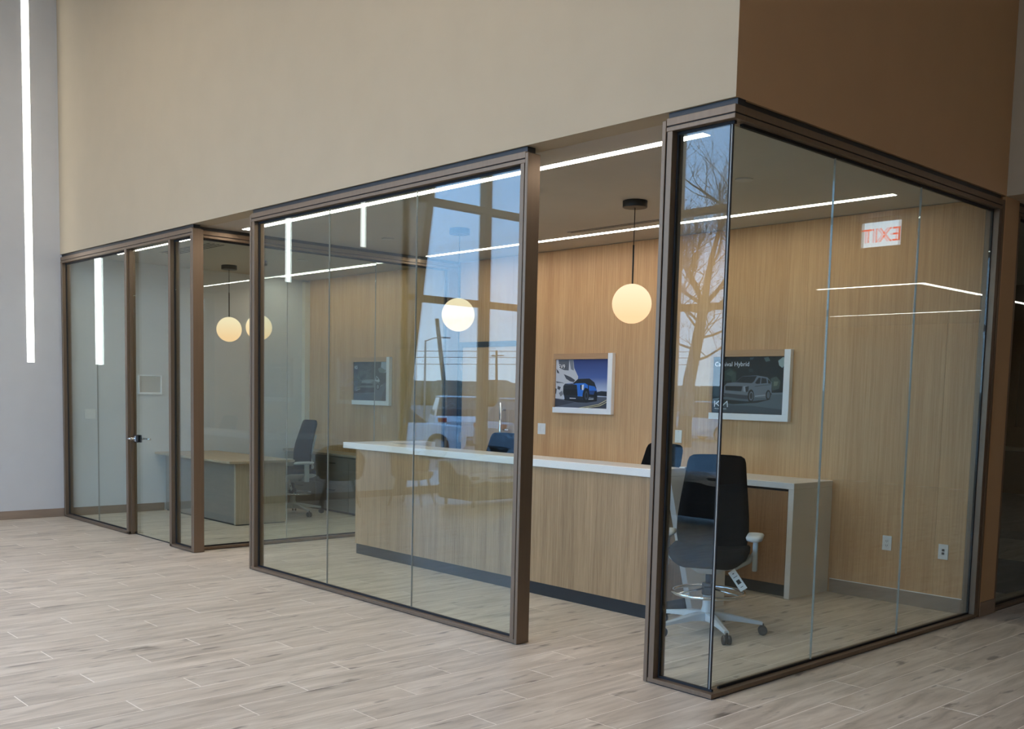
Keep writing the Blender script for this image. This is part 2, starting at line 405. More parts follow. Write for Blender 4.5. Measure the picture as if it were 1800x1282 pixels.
# ------------------------------------------------------------------ storefront behind the camera
def storefront(name, axis, c, a0, a1, verts, out):
    t = bpy.data.objects.new(name, None); C.objects.link(t); t['kind'] = 'structure'
    lo, hi = (c+out*0.16, c) if out < 0 else (c, c+out*0.16)
    def bar(nm, p0, p1, z0, z1, d0=lo, d1=hi):
        if axis == 0: box(nm, 'storefront_metal', t, d0, d1, p0, p1, z0, z1)
        else: box(nm, 'storefront_metal', t, p0, p1, d0, d1, z0, z1)
    for v in verts: bar('mullion', v-0.065, v+0.065, 0, H2)
    zs = [0.0, 3.0, 4.5, 6.12]
    vv = sorted(verts)
    for p, q in zip(vv[:-1], vv[1:]):
        for z in zs: bar('transom', p+0.065, q-0.065, z, z+(0.1 if z else 0.12))
        m = (lo+hi)/2
        for z0, z1 in ((0.12, 3.0), (3.1, 4.5), (4.6, 6.12)):
            if axis == 0: box('pane', 'storefront_glass', t, m-0.006, m+0.006, p+0.065, q-0.065, z0, z1)
            else: box('pane', 'storefront_glass', t, p+0.065, q-0.065, m-0.006, m+0.006, z0, z1)
    return t
storefront('window_1', 0, XG, 0, 0, [-8.73, -6.68, -5.0], -1)
storefront('window_2', 1, YS, 0, 0, [-9.45, -7.4, -5.3, -3.2, -1.1, 1.0, 3.1], -1)
struct(box('wall_south', 'grey_paint', None, 3.17, XE, YS-0.16, YS, 0, H2))

# ------------------------------------------------------------------ glazed partitions
BAND = dict(z_rail=0.03, z_lo=3.025, z_mid=3.049, z_hi=3.092)
def run_x(t, x0, x1, y=0.0, front=True):
    """header, dark reveal strip and bottom rail of a stretch along x (front face at y)"""
    B().box(x0, x1, y, y+0.1, 0.006, 0.03, 0.002).done('bottom_rail', 'bronze', t)
    B().box(x0+0.006, x1-0.006, y+0.008, y+0.092, 0.0, 0.006).box(x0+0.03, x1-0.03, y+0.043, y+0.057, 0.03, 0.042).done('seal', 'black_rubber', t)  # floor-level black strip draws the shadow line under the rail; upper one is gasket
    B().box(x0, x1, y, y+0.1, 3.052, 3.092, 0.002).done('header', 'bronze', t)
    B().box(x0, x1, y, y+0.1, 3.022, 3.046, 0.002).done('header_bead', 'bronze', t)
    B().box(x0+0.004, x1-0.004, y+0.006, y+0.094, 3.046, 3.052).box(x0+0.03, x1-0.03, y+0.04, y+0.06, 3.006, 3.022).done('seal', 'black_rubber', t)
    B().box(x0, x1, y+0.018, y+0.085, 3.092, H-0.001).done('shadow_gap', 'black_steel', t)
def run_y(t, y0, y1, x=0.0):
    B().box(x-0.1, x, y0, y1, 0.006, 0.03, 0.002).done('bottom_rail', 'bronze', t)
    B().box(x-0.092, x-0.008, y0+0.006, y1-0.006, 0.0, 0.006).box(x-0.057, x-0.043, y0+0.03, y1-0.03, 0.03, 0.042).done('seal', 'black_rubber', t)  # lowest box is a black strip for the shade below the rail, then gasket
    B().box(x-0.1, x, y0, y1, 3.052, 3.092, 0.002).done('header', 'bronze', t)
    B().box(x-0.1, x, y0, y1, 3.022, 3.046, 0.002).done('header_bead', 'bronze', t)
    B().box(x-0.094, x-0.006, y0+0.004, y1-0.004, 3.046, 3.052).box(x-0.06, x-0.04, y0+0.03, y1-0.03, 3.006, 3.022).done('seal', 'black_rubber', t)
    B().box(x-0.085, x-0.018, y0, y1, 3.092, H-0.001).done('shadow_gap', 'black_steel', t)
def jamb_x(t, x0, x1, side, y=0.0, casing=True):
    """jamb between x0<x1; side=+1: glass lies to its right"""
    cw = 0.026 if casing else 0.0
    if side > 0:
        if casing: B().box(x0, x0+cw, y-0.002, y+0.106, 0.004, 3.082, 0.002).done('end_post', 'bronze', t)
        B().box(x0+cw, x0+cw+0.008, y+0.008, y+0.09, 0.004, 3.05).box(x1, x1+0.01, y+0.042, y+0.058, 0.03, 3.022).done('seal', 'black_rubber', t)
        B().box(x0+cw+0.008, x1, y, y+0.1, 0.03, 3.022, 0.002).done('jamb', 'bronze', t)
    else:
        if casing: B().box(x1-cw, x1, y-0.002, y+0.106, 0.004, 3.082, 0.002).done('end_post', 'bronze', t)
        B().box(x1-cw-0.008, x1-cw, y+0.008, y+0.09, 0.004, 3.05).box(x0-0.01, x0, y+0.042, y+0.058, 0.03, 3.022).done('seal', 'black_rubber', t)
        B().box(x0, x1-cw-0.008, y, y+0.1, 0.03, 3.022, 0.002).done('jamb', 'bronze', t)
def panes_x(t, xs, y=0.05, th=0.006):
    for a, b2 in zip(xs[:-1], xs[1:]):
        p = box('pane', 'partition_glass', t, a+0.003, b2-0.003, y-th, y+th, 0.042, 3.006)
    for a in xs[1:-1]: box('pane_joint', 'pane_edge', t, a-0.0013, a+0.0013, y-th*1.05, y+th*1.05, 0.042, 3.006)
def panes_y(t, ys, x=-0.05, th=0.006):
    for a, b2 in zip(ys[:-1], ys[1:]):
        box('pane', 'partition_glass', t, x-th, x+th, a+0.003, b2-0.003, 0.042, 3.006)
    for a in ys[1:-1]: box('pane_joint', 'pane_edge', t, x-th*1.05, x+th*1.05, a-0.0013, a+0.0013, 0.042, 3.006)

# corner piece
t = thing('glass_partition', 'bronze framed corner glass partition around the drafting stool, frameless glass corner', 'partition', (0, 0, 0))
run_x(t, -0.44, -0.0); run_y(t, 0.1, 3.34)
jamb_x(t, -0.467, -0.397, +1)
panes_x(t, [-0.395, -0.056]); panes_y(t, [0.056, 1.07, 2.16, 3.28])
B().box(-0.058, -0.053, 0.043, 0.049, 0.042, 3.006).box(-0.047, -0.042, 0.051, 0.057, 0.042, 3.006).done('corner_seal', 'black_rubber', t)
B().box(-0.0545, -0.0455, 0.0455, 0.0545, 0.042, 3.006).done('corner_joint', 'pane_edge', t)
B().box(-0.1, 0, 3.29, 3.335, 0.03, 3.022, 0.002).done('jamb', 'bronze', t)
B().box(-0.09, -0.008, 3.335, 3.343, 0.004, 3.05).box(-0.058, -0.042, 3.28, 3.29, 0.03, 3.022).done('seal', 'black_rubber', t)
B().box(-0.1, 0.002, 3.343, 3.378, 0.004, 3.092, 0.002).done('end_post', 'bronze', t)
# middle piece
t = thing('glass_partition', 'bronze framed three-pane glass partition standing alone before the reception counter', 'partition', (-3.2, 0, 0))
run_x(t, -4.945, -1.537); jamb_x(t, -4.97, -4.893, +1); jamb_x(t, -1.58, -1.51, -1)
panes_x(t, [-4.89, -3.794, -2.68, -1.582])
# office front with its door opening
t = thing('glass_partition', 'bronze framed glass office front beside the grey wall, holding the glass door', 'partition', (-7.8, 0, 0))
run_x(t, -9.515, -7.6); run_x(t, -6.585, -6.076)
B().box(-7.6, -6.585, 0, 0.1, 3.052, 3.092, 0.002).done('header', 'bronze', t)
B().box(-7.6, -6.585, 0, 0.1, 3.022, 3.046, 0.002).done('header_bead', 'bronze', t)
B().box(-7.598, -6.587, 0.006, 0.094, 3.046, 3.052).done('seal', 'black_rubber', t)
B().box(-7.6, -6.585, 0.018, 0.085, 3.092, H-0.001).done('shadow_gap', 'black_steel', t)
jamb_x(t, -9.515, -9.465, +1, casing=False)
B().box(-7.65, -7.6, 0, 0.1, 0.004, 3.022, 0.002).box(-7.6, -7.585, 0.03, 0.06, 0.004, 3.022).done('door_post', 'bronze', t)
B().box(-6.59, -6.545, 0, 0.1, 0.004, 3.022, 0.002).done('door_post', 'bronze', t)
B().box(-6.545, -6.535, 0.042, 0.058, 0.03, 3.022).done('seal', 'black_rubber', t)
jamb_x(t, -6.11, -6.05, -1)
panes_x(t, [-9.46, -8.54, -7.655]); panes_x(t, [-6.535, -6.115])
# glass door
t = thing('glass_door', 'frameless clear glass office door with chrome lever lock', 'door', (-7.1, 0.075, 0.0))
box('pane', 'partition_glass', t, -7.58, -6.6, 0.069, 0.081, 0.012, 3.018)
B().box(-7.58, -6.6, 0.071, 0.079, 0.004, 0.012).done('door_sweep', 'black_rubber', t)
lk = B().box(-7.57, -7.47, 0.048, 0.068, 0.995, 1.075, 0.004).box(-7.57, -7.47, 0.082, 0.102, 0.995, 1.075, 0.004).done('lock_case', 'black_steel', t)
B().tube([(-7.52, 0.048, 1.035), (-7.52, 0.0, 1.035)], 0.014).tube([(-7.505, -0.002, 1.035), (-7.62, -0.002, 1.033)], 0.011).box(-7.55, -7.49, 0.038, 0.048, 1.005, 1.065, 0.004).done('lever', 'chrome', lk)
B().tube([(-7.52, 0.102, 1.035), (-7.52, 0.145, 1.035)], 0.012).tube([(-7.53, 0.147, 1.035), (-7.37, 0.147, 1.033)], 0.010).done('lever', 'chrome', lk)
# wall between office and reception
t = thing('glass_partition', 'bronze framed glass wall dividing the private office from the reception', 'partition', (XS, 1.7, 0))
run_y(t, 0.106, D-0.002, XS+0.05)
B().box(XS-0.05, XS+0.05, 3.2, D-0.03, 0.03, 3.022, 0.002).done('jamb', 'bronze', t)
B().box(XS-0.04, XS+0.04, D-0.03, D-0.002, 0.004, 3.05).box(XS-0.008, XS+0.008, 3.19, 3.2, 0.03, 3.022).done('seal', 'black_rubber', t)
panes_y(t, [0.108, 1.1, 2.2, 3.19], x=XS)
box('pane_joint', 'pane_edge', t, XS-0.006, XS+0.006, 0.100, 0.106, 0.042, 3.006)
# second glass wall past the pier
t = thing('glass_partition', 'bronze framed dark glass wall past the brown pier at the right edge', 'partition', (0, 6, 0))
run_y(t, 3.662, 9.19, -0.01)
B().box(-0.11, -0.01, 3.662, 3.70, 0.03, 3.022, 0.002).done('jamb', 'bronze', t)
panes_y(t, [3.70, 5.4, 7.2, 9.18], x=-0.06)

# ------------------------------------------------------------------ light lines, strips, pendants
def light_line(x0, x1, y0, y1, label, group, z=H, mat='light_line'):
    t = thing('linear_light', label, 'light', ((x0+x1)/2, (y0+y1)/2, z), group)
    B().box(x0-0.006, x1+0.006, y0-0.006, y1+0.006, z-0.003, z-0.0005).done('trim', 'white_plastic', t)
    B().box(x0, x1, y0, y1, z-0.005, z-0.003).done('diffuser', mat, t)
    return t
gl = 'recessed ceiling light lines'
light_line(-5.97, -0.55, 0.467, 0.537, 'long recessed ceiling light line over the reception, nearest the front glass', gl)
light_line(-6.07, -0.57, 2.79, 2.85, 'long recessed ceiling light line over the reception, along the veneer wall', gl)
light_line(-8.885, -6.5, 0.385, 0.45, 'recessed ceiling light line just inside the office door', gl)
light_line(-9.35, -7.16, 2.83, 2.89, 'recessed ceiling light line at the back of the office', gl)
def strip(y, z0, label):
    t = thing('wall_light_strip', label, 'light', (XG, y, z0), 'vertical light strips in the grey wall')
    B().box(XG, XG+0.003, y-0.045, y+0.045, z0-0.006, H2-0.01).done('trim', 'white_plastic', t)
    B().box(XG+0.003, XG+0.006, y-0.039, y+0.039, z0, H2-0.012).done('diffuser', 'light_strip', t)
strip(-0.352, 1.843, 'tall vertical light strip let into the grey wall at the far left')
strip(-2.975, 3.08, 'vertical light strip in the grey wall, its mirror image left in the middle partition')
strip(-4.22, 3.70, 'shortest vertical light strip in the grey wall, beside the slanted storefront jamb')
def pendant(x, y, label, r=0.155, zc=2.33, group='globe pendants'):
    t = thing('pendant_lamp', label, 'lamp', (x, y, H), group)
    B().lathe([(0.094, -0.052), (0.096, -0.048), (0.096, -0.002), (0.094, 0.0)], (x, y, H-0.001), 28).done('canopy', 'black_steel', t)
    B().tube([(x, y, H-0.052), (x, y, zc+r+0.30)], 0.0035, 6).done('cord', 'black_rubber', t)
    B().tube([(x, y, zc+r+0.30), (x, y, zc+r-0.006)], 0.007, 8).done('stem', 'black_steel', t)
    B().sphere((x, y, zc), r, 36, 20).done('globe', 'opal_globe', t)
    return t
pendant(-2.18, 1.8, 'opal globe pendant on black stem over the right of the reception counter')
pendant(-4.305, 1.8, 'opal globe pendant seen through the middle glass partition, over the counter')
pendant(-8.04, 1.8, 'opal globe pendant over the office desk, half hidden by a bronze post')
pendant(-8.79, 1.8, 'leftmost opal globe, modelled as a pendant over the office desk')  # leftmost globe modelled as a full pendant; cord and canopy are added
# unseen showroom ceiling lights, added to brighten the room; then the mirrored corridor lights
for i, y in enumerate((-7.6, -5.8, -4.0, -2.2)):
    for j, (a, b2) in enumerate(((-8.2, -5.0), (-3.4, -0.2), (2.4, 3.4))):
        light_line(a, b2, y-0.05, y+0.05, 'added unseen fill light under the showroom ceiling, %s, %s row from the south storefront' % (('near the grey wall', 'mid ceiling', 'near the east wall')[j], ('first', 'second', 'third', 'fourth')[i]), 'added showroom fill lights', H2, 'hall_fill')
t = thing('linear_light', 'L-shaped corridor ceiling light mirrored in the right-hand glass', 'light', (3.5, 8.3, H))
B().prism([(4.31, 8.27), (4.31, 8.33), (2.89, 8.36), (2.89, 12.2), (2.83, 12.2), (2.83, 8.30)], -0.004, 2, H-0.001).done('diffuser', 'light_corridor', t)
light_line(3.46, 6.48, 12.42, 12.45, 'thin corridor ceiling light line mirrored below the L-shaped one', gl, H, 'light_corridor')

# ceiling pieces
def slot_diffuser(x0, x1, y0, y1, n, label):
    t = thing('slot_diffuser', label, 'vent', ((x0+x1)/2, (y0+y1)/2, H))
    B().box(x0, x1, y0, y1, H-0.003, H-0.0005).done('frame', 'ceiling_paint', t)
    p = (y1-y0)/n
    for i in range(n):
        box('slot', 'black_rubber', t, x0+0.01, x1-0.01, y0+p*(i+0.5)-0.009, y0+p*(i+0.5)+0.009, H-0.0045, H-0.003)
slot_diffuser(-3.66, -2.42, 2.545, 2.635, 2, 'two-slot air diffuser in the reception ceiling beside the back light line')
slot_diffuser(-8.32, -7.12, 0.68, 0.90, 4, 'four-slot air diffuser in the office ceiling')
def disc(x, y, label):
    t = tag(B().lathe([(0.055, -0.010), (0.062, -0.007), (0.062, 0.0)], (0, 0, -0.0008), 24).done('ceiling_disc', 'disc_white'), label, 'cover plate', 'round ceiling cover plates')
    t.location = (x, y, H)
disc(-1.093, 1.677, 'round white ceiling cover plate above the drafting stool')
disc(-5.33, 1.724, 'round white ceiling cover plate seen through the middle partition')
disc(-7.54, 2.09, 'round white ceiling cover plate in the office ceiling')
sp = thing('exit_sign', 'edge-lit EXIT sign with red letters under the corridor soffit, mirrored in the right glass', 'sign', (1.0, 3.66, H))
B().box(0.85, 1.15, 3.645, 3.675, H-0.035, H-0.001, 0.003).done('housing', 'white_plastic', sp)
B().box(0.84, 1.16, 3.657, 3.663, H-0.235, H-0.035).done('panel', 'exit_panel', sp)
text_mesh('lettering', 'EXIT', 0.165, 'exit_red', sp, (1.0, 3.6555, H-0.20), align='CENTER')

# ------------------------------------------------------------------ reception counter
t = thing('reception_counter', 'wood fronted reception counter with white quartz ledge and black plinth', 'counter', (-3.3, 1.7, 0))
B().box(-5.19, -1.502, 1.27, 1.31, 0.1, 1.03, 0.001).done('front_panel', 'desk_veneer', t)
B().box(-5.19, -5.15, 1.31, 2.1, 0.1, 1.03, 0.001).done('side_panel', 'desk_veneer', t)
B().prism([(1.31, 0.1), (1.80, 0.1), (1.46, 1.03), (1.31, 1.03)], -0.03, 0, -1.502).done('side_panel', 'desk_veneer', t)
B().box(-5.18, -1.503, 1.28, 1.33, 0, 0.1).box(-5.18, -5.14, 1.33, 2.09, 0, 0.1).box(-1.54, -1.503, 1.33, 1.80, 0, 0.1).done('plinth', 'black_plinth', t)
B().box(-5.385, -1.45, 1.25, 1.60, 1.03, 1.09, 0.004).done('ledge', 'white_quartz', t)
B().box(-5.385, -5.13, 1.60, 2.22, 1.03, 1.09, 0.004).done('ledge_return', 'white_quartz', t)
B().prism([(1.76, 0.0), (2.16, 0.0), (2.16, 1.095), (1.60, 1.095), (1.60, 1.03), (1.432, 1.03)], 0.05, 0, -1.5).done('end_panel', 'white_quartz', t)
B().box(-5.14, -1.54, 1.33, 2.06, 0.72, 0.75, 0.003).done('work_surface', 'white_quartz', t)
# back credenza
t = thing('credenza', 'low back credenza with white quartz waterfall end against the veneer wall', 'cabinet', (-3.1, 3.08, 0))
B().box(-4.9, -1.262, 2.784, D-0.002, 0.889, 0.94, 0.003).done('worktop', 'white_quartz', t)
B().box(-1.312, -1.262, 2.784, D-0.002, 0.0, 0.889, 0.002).done('waterfall_end', 'white_quartz', t)
B().box(-4.88, -1.33, 2.86, D-0.005, 0.0, 0.1).done('plinth', 'black_plinth', t)
B().box(-4.9, -1.314, 2.83, D-0.004, 0.1, 0.885).done('carcass', 'black_plinth', t)
xx = -4.89
while xx < -1.4:
    x1 = min(xx+0.596, -1.325)
    B().box(xx+0.002, x1-0.002, 2.805, 2.828, 0.105, 0.868, 0.001).done('door', 'credenza_veneer', t)
    xx = x1

# ------------------------------------------------------------------ drafting stool (task chair with foot ring); local frame faces -y
def rrect(w2, d2, z, r, n=5, cx=0, cyy=0):
    pts = []
    for sx_, sy_, a0 in ((1, 1, 0), (-1, 1, 90), (-1, -1, 180), (1, -1, 270)):
        for i in range(n+1):
            a = math.radians(a0+90*i/n)
            pts.append((cx+sx_*(w2-r)+r*math.cos(a), cyy+sy_*(d2-r)+r*math.sin(a), z))
    return pts
def make_stool(label, group, ring=True):
    t = thing('drafting_stool', label, 'chair', (0, 0, 0), group)
    # five legs with casters
    for k in range(5):
        a = math.radians(-38+72*k+ STAR)
        ca, sa = math.cos(a), math.sin(a)
        def P(r, z, s=0.0): return (ca*r-sa*s, sa*r+ca*s, z)
        rings = []
        for r, zt, hh, ww in ((0.03, 0.145, 0.06, 0.032), (0.14, 0.135, 0.046, 0.026), (0.27, 0.11, 0.030, 0.019), (0.372, 0.092, 0.022, 0.016)):
            rings.append([P(r, zt-hh, -ww), P(r, zt-hh, ww), P(r, zt-0.006, ww), P(r, zt, ww*0.6), P(r, zt, -ww*0.6), P(r, zt-0.006, -ww)])
        lg = B().ring_loft(rings, smooth=False).done('leg', 'chair_plastic', t)
        cb = B()
        for s in (-0.017, 0.017):
            c0 = Vector(P(0.375, 0.031, s-0.011)); c1 = Vector(P(0.375, 0.031, s+0.011))
            cb.tube([c0, c0.lerp(c1, 0.12), c0.lerp(c1, 0.88), c1], [0.026, 0.031, 0.031, 0.026], 16)
        cb.tube([P(0.375, 0.045), P(0.375, 0.078)], 0.008, 8)
        cb.done('caster', 'caster_black', lg)
    B().lathe([(0.045, 0.075), (0.05, 0.1), (0.045, 0.15), (0.036, 0.175), (0.034, 0.30)], (0, 0, 0), 20).done('column_cover', 'chair_plastic', t)
    B().lathe([(0.022, 0.30), (0.022, 0.46)], (0, 0, 0), 16).done('gas_lift', 'black_steel', t)
    if ring:
        rg = B().tube([(0.245*math.cos(2*math.pi*k/40), 0.245*math.sin(2*math.pi*k/40), 0.275) for k in range(40)], 0.0125, 8, closed=True).done('foot_ring', 'chrome', t)
        sp_ = B()
        for k in range(3):
            a = math.radians(100+120*k)
            sp_.tube([(0.03*math.cos(a), 0.03*math.sin(a), 0.305), (0.24*math.cos(a), 0.24*math.sin(a), 0.277)], 0.007, 8)
        sp_.done('spoke', 'chrome', rg)
        B().lathe([(0.042, 0.26), (0.044, 0.265), (0.044, 0.335), (0.042, 0.34)], (0, 0, 0), 16).box(-0.025, 0.025, -0.062, -0.04, 0.27, 0.32, 0.004).done('ring_clamp', 'black_steel', rg)
    # tilt mechanism and seat pan
    B().ring_loft([rrect(0.07, 0.09, 0.415, 0.03), rrect(0.12, 0.15, 0.455, 0.05), rrect(0.15, 0.18, 0.47, 0.06)]).done('tilt_mechanism', 'chair_plastic', t)
    pan = []
    for z, w2, d2 in ((0.462, 0.16, 0.17), (0.475, 0.225, 0.215), (0.492, 0.258, 0.240), (0.500, 0.260, 0.242)):
        pan.append([(x_, y_, z_ + 0.9*max(0, abs(x_)-0.12)**2*2) for x_, y_, z_ in rrect(w2, d2, z, 0.11)])
    B().ring_loft(pan).done('seat_pan', 'chair_plastic', t)
    cu = []
    for z, w2, d2 in ((0.500, 0.246, 0.232), (0.515, 0.260, 0.246), (0.550, 0.262, 0.248), (0.568, 0.252, 0.238), (0.576, 0.222, 0.207), (0.578, 0.12, 0.11)):
        cu.append([(x_, y_ - 0.01, z_ + 0.9*max(0, abs(x_)-0.12)**2*2 - 0.5*max(0, -y_-0.14)**2*6) for x_, y_, z_ in rrect(w2, d2, z, 0.105)])
    B().ring_loft(cu).done('seat', 'chair_fabric', t)
    # backrest: tall tapered pad, curved across and leaning back
    def back_y(z): return 0.175 + (z-0.6)*0.13 - 0.028*math.sin((z-0.6)/0.62*math.pi*1.4)
    prof = [(0.555, 0.215), (0.57, 0.232), (0.66, 0.248), (0.78, 0.245), (0.90, 0.232), (1.02, 0.217), (1.10, 0.208), (1.16, 0.201), (1.19, 0.190), (1.205, 0.165), (1.209, 0.125)]
    rings = []
    for z, hw in prof:
        th = 0.05 if 0.6 < z < 1.17 else 0.028
        fr, bk = [], []
        for i in range(9):
            u = -1+2*i/8; yy = back_y(z) - 0.045*(u*u)
            e_ = 1-0.75*abs(u)**6
            fr.append((u*hw, yy-th*0.5*e_, z)); bk.append((u*hw, yy+th*0.5*e_, z))
        rings.append(fr+bk[::-1])
    B().ring_loft(rings).done('backrest', 'chair_fabric', t)
    # rear frame: spine that forks up the back
    bs = B()
    bs.tube([(0, 0.14, 0.475), (0, 0.235, 0.50), (0, 0.265, 0.60), (0, back_y(0.75)+0.055, 0.75), (0, back_y(0.95)+0.045, 0.95)], [0.03, 0.03, 0.026, 0.022, 0.016], 10)
    for s in (-1, 1):
        bs.tube([(0, back_y(0.72)+0.055, 0.72), (s*0.10, back_y(0.85)+0.048, 0.86), (s*0.165, back_y(1.0)+0.02, 1.02)], [0.018, 0.015, 0.01], 8)
    bs.done('back_frame', 'chair_plastic', t)
    # arms
    for s in (-1, 1):
        ar = B().tube([(s*0.08, 0.05, 0.44), (s*0.17, 0.055, 0.45), (s*0.26, 0.055, 0.50), (s*0.298, 0.05, 0.56)], [0.02, 0.02, 0.019, 0.017], 10)
        ar.box(s*0.30-0.016, s*0.30+0.016, 0.018, 0.08, 0.435, 0.665, 0.008, seg=2)
        ao = ar.done('arm', 'chair_plastic', t)
        pad = []
        for z, w2, d2 in ((0.658, 0.034, 0.10), (0.664, 0.052, 0.125), (0.680, 0.056, 0.132), (0.690, 0.049, 0.124), (0.694, 0.024, 0.09)):
            pad.append([(x_, y_, z_ - 0.6*max(0, -(y_-0.02)-0.06)**2*3) for x_, y_, z_ in rrect(w2, d2, z, min(w2*0.9, 0.048), cx=s*0.297, cyy=0.01)])
        B().ring_loft(pad).done('arm_pad', 'chair_plastic', ao)
    return t
def hang_tag(t, x, y, z):
    """paper tag hung from the left arm"""
    b = B(); b.box(x-0.026, x+0.026, y-0.0008, y+0.0008, z-0.15, z).done
    m = Matrix.Translation((x, y, z)) @ Matrix.Rotation(math.radians(-36), 4, 'Y') @ Matrix.Translation((-x, -y, -z))
    o = b.xform(m).done('hang_tag', 'paper', t)
    pr = B()
    for i, (w_, h_) in enumerate(((0.012, 0.006), (0.03, 0.004), (0.026, 0.03), (0.03, 0.004), (0.02, 0.004))):
        zz = z-0.02-i*0.026
        pr.box(x-w_/2, x+w_/2, y-0.0014, y-0.0009, zz-h_, zz)
    pr.xform(m).done('tag_print', 'ink', o)
    return o
STAR = -26.0
g = 'black drafting stools'
s1 = make_stool('black drafting stool with pale frame and chrome foot ring behind the glass corner', g)
s1_tag = hang_tag(s1, 0.16, -0.13, 0.455)
s1.location = (-0.99, 1.31, 0); 
RZ1 = math.radians(30)
s1.rotation_euler = (0, 0, RZ1)
s2 = copy_tree(s1, (-4.38, 2.30, 0), math.radians(4), label='black stool behind the counter, its top showing through the middle glass partition')
s3 = copy_tree(s1, (-2.35, 2.25, 0), math.radians(-3), label='black stool behind the counter, its top half hidden by the bronze corner post')
s4 = copy_tree(s1, (-8.28, 2.42, 0), math.radians(-6), label='black stool with pale arms behind the desk in the glass office')

# ------------------------------------------------------------------ office furniture
t = thing('office_desk', 'pale wood office desk with panel front in the glass office', 'desk', (-8.5, 1.6, 0))
B().box(-9.50, -7.5, 1.13, 1.98, 0.732, 0.76, 0.002).done('desktop', 'office_veneer', t)
B().box(-9.48, -7.66, 1.27, 1.29, 0.02, 0.732).done('modesty_panel', 'drawer_grey', t)
B().box(-7.66, -7.62, 1.27, 1.93, 0.01, 0.732, 0.001).done('end_panel', 'office_veneer', t)
B().box(-9.48, -9.44, 1.29, 1.93, 0.01, 0.732, 0.001).done('end_panel', 'office_veneer', t)
B().box(-9.47, -7.63, 1.28, 1.30, 0.0, 0.02).box(-7.655, -7.625, 1.30, 1.92, 0.0, 0.01).box(-9.475, -9.445, 1.30, 1.92, 0, 0.01).done('foot_strip', 'black_plinth', t)
t = thing('drawer_cabinet', 'grey drawer cabinet with black pulls under the office poster', 'cabinet', (-8.3, 3.1, 0))
B().box(-9.4, -7.0, 2.93, D-0.082, 0.745, 0.775, 0.002).done('top', 'office_veneer', t)
B().box(-9.38, -7.02, 2.97, D-0.083, 0.03, 0.745).done('carcass', 'drawer_grey', t)
B().box(-9.37, -7.03, 2.99, D-0.09, 0.0, 0.03).done('plinth', 'black_plinth', t)
for a in (-9.38, -8.593, -7.807):
    for z0, z1 in ((0.035, 0.375), (0.381, 0.725)):
        dr = B().box(a+0.003, a+0.784, 2.95, 2.969, z0, z1, 0.001).done('drawer', 'drawer_grey', t)
        B().tube([(a+0.30, 2.95, z1-0.075), (a+0.30, 2.925, z1-0.075), (a+0.48, 2.925, z1-0.075), (a+0.48, 2.95, z1-0.075)], 0.006, 6).done('pull', 'black_steel', dr)

# ------------------------------------------------------------------ inner door in the veneer wall
dr = bpy.data.objects.new('door_1', None); C.objects.link(dr); dr.location = (-5.6, D, 0); dr['kind'] = 'structure'
B().box(-6.135, -6.075, D-0.03, D-0.001, 0, 2.19, 0.002).box(-5.06, -5.0, D-0.03, D-0.001, 0, 2.19, 0.002).box(-6.075, -5.06, D-0.03, D-0.001, 2.13, 2.19, 0.002).done('door_frame', 'black_steel', dr)
lf = B().box(-6.072, -5.063, D-0.022, D-0.002, 0.008, 2.127, 0.001).done('door_leaf', 'wall_veneer', dr)
B().tube([(-5.316, D-0.09, 0.85), (-5.316, D-0.09, 1.50)], 0.016, 12).tube([(-5.316, D-0.022, 1.42), (-5.316, D-0.09, 1.42)], 0.01, 8).tube([(-5.316, D-0.022, 0.93), (-5.316, D-0.09, 0.93)], 0.01, 8).tube([(-5.30, D-0.06, 1.20), (-5.23, D-0.06, 1.20)], 0.012, 8).lathe([(0.02, 0), (0.02, 0.01)], (-5.23, D-0.06, 1.195), 12).done('pull_bar', 'chrome', lf)
for z in (0.25, 1.08, 1.92): box('hinge', 'chrome', dr, -6.105, -6.070, D-0.036, D-0.03, z-0.06, z+0.06)

# ------------------------------------------------------------------ plates on walls
def duplex(name, x, z, label, kind, w_=0.078, h_=0.118, cat='outlet'):
    t = thing(name, label, cat, (x, D, z))
    B().box(x-w_/2, x+w_/2, D-0.007, D-0.0008, z-h_/2, z+h_/2, 0.002).done('plate', 'white_plastic', t)
    if kind == 'outlet':
        B().box(x-0.018, x+0.018, D-0.0095, D-0.007, z-0.036, z+0.036, 0.001).done('receptacle', 'white_plastic', t)
        b = B()
        for s in (-1, 1):
            for dx in (-0.007, 0.007): b.box(x+dx-0.0018, x+dx+0.0018, D-0.0101, D-0.0095, z+s*0.018-0.006, z+s*0.018+0.004)
            b.box(x-0.002, x+0.002, D-0.0101, D-0.0095, z+s*0.018-0.013, z+s*0.018-0.009)
        b.done('slots', 'socket_dark', t)
    elif kind == 'data':
        for s in (-1, 1): box('port', 'socket_dark', t, x-0.010, x+0.010, D-0.0085, D-0.007, z+s*0.013-0.009, z+s*0.013+0.009)
    elif kind == 'rocker2':
        for dx in (-0.024, 0.024): B().box(x+dx-0.016, x+dx+0.016, D-0.0105, D-0.007, z-0.034, z+0.034, 0.001).done('rocker', 'white_plastic', t)
    elif kind == 'blank':
        for s in (-1, 1): B().tube([(x, D-0.007, z+s*0.045), (x, D-0.009, z+s*0.045)], 0.004, 8).done('screw', 'chrome', t)
    return t
duplex('wall_outlet', -0.757, 0.474, 'white power outlet on the veneer wall right of the credenza', 'outlet')
duplex('data_outlet', -0.298, 0.461, 'white plate with two dark data ports on the veneer wall at far right', 'data')
duplex('light_switch', -4.745, 1.233, 'white double switch on the veneer wall below left of the blue car poster', 'rocker2', 0.118, 0.118, 'switch')
duplex('blank_plate', -2.892, 1.235, 'narrow white blank plate on the veneer wall beside the corner post', 'blank', 0.08, 0.12, 'plate')
t = thing('light_switch', 'white double switch on the grey wall inside the office', 'switch', (XG, 0.328, 1.24))
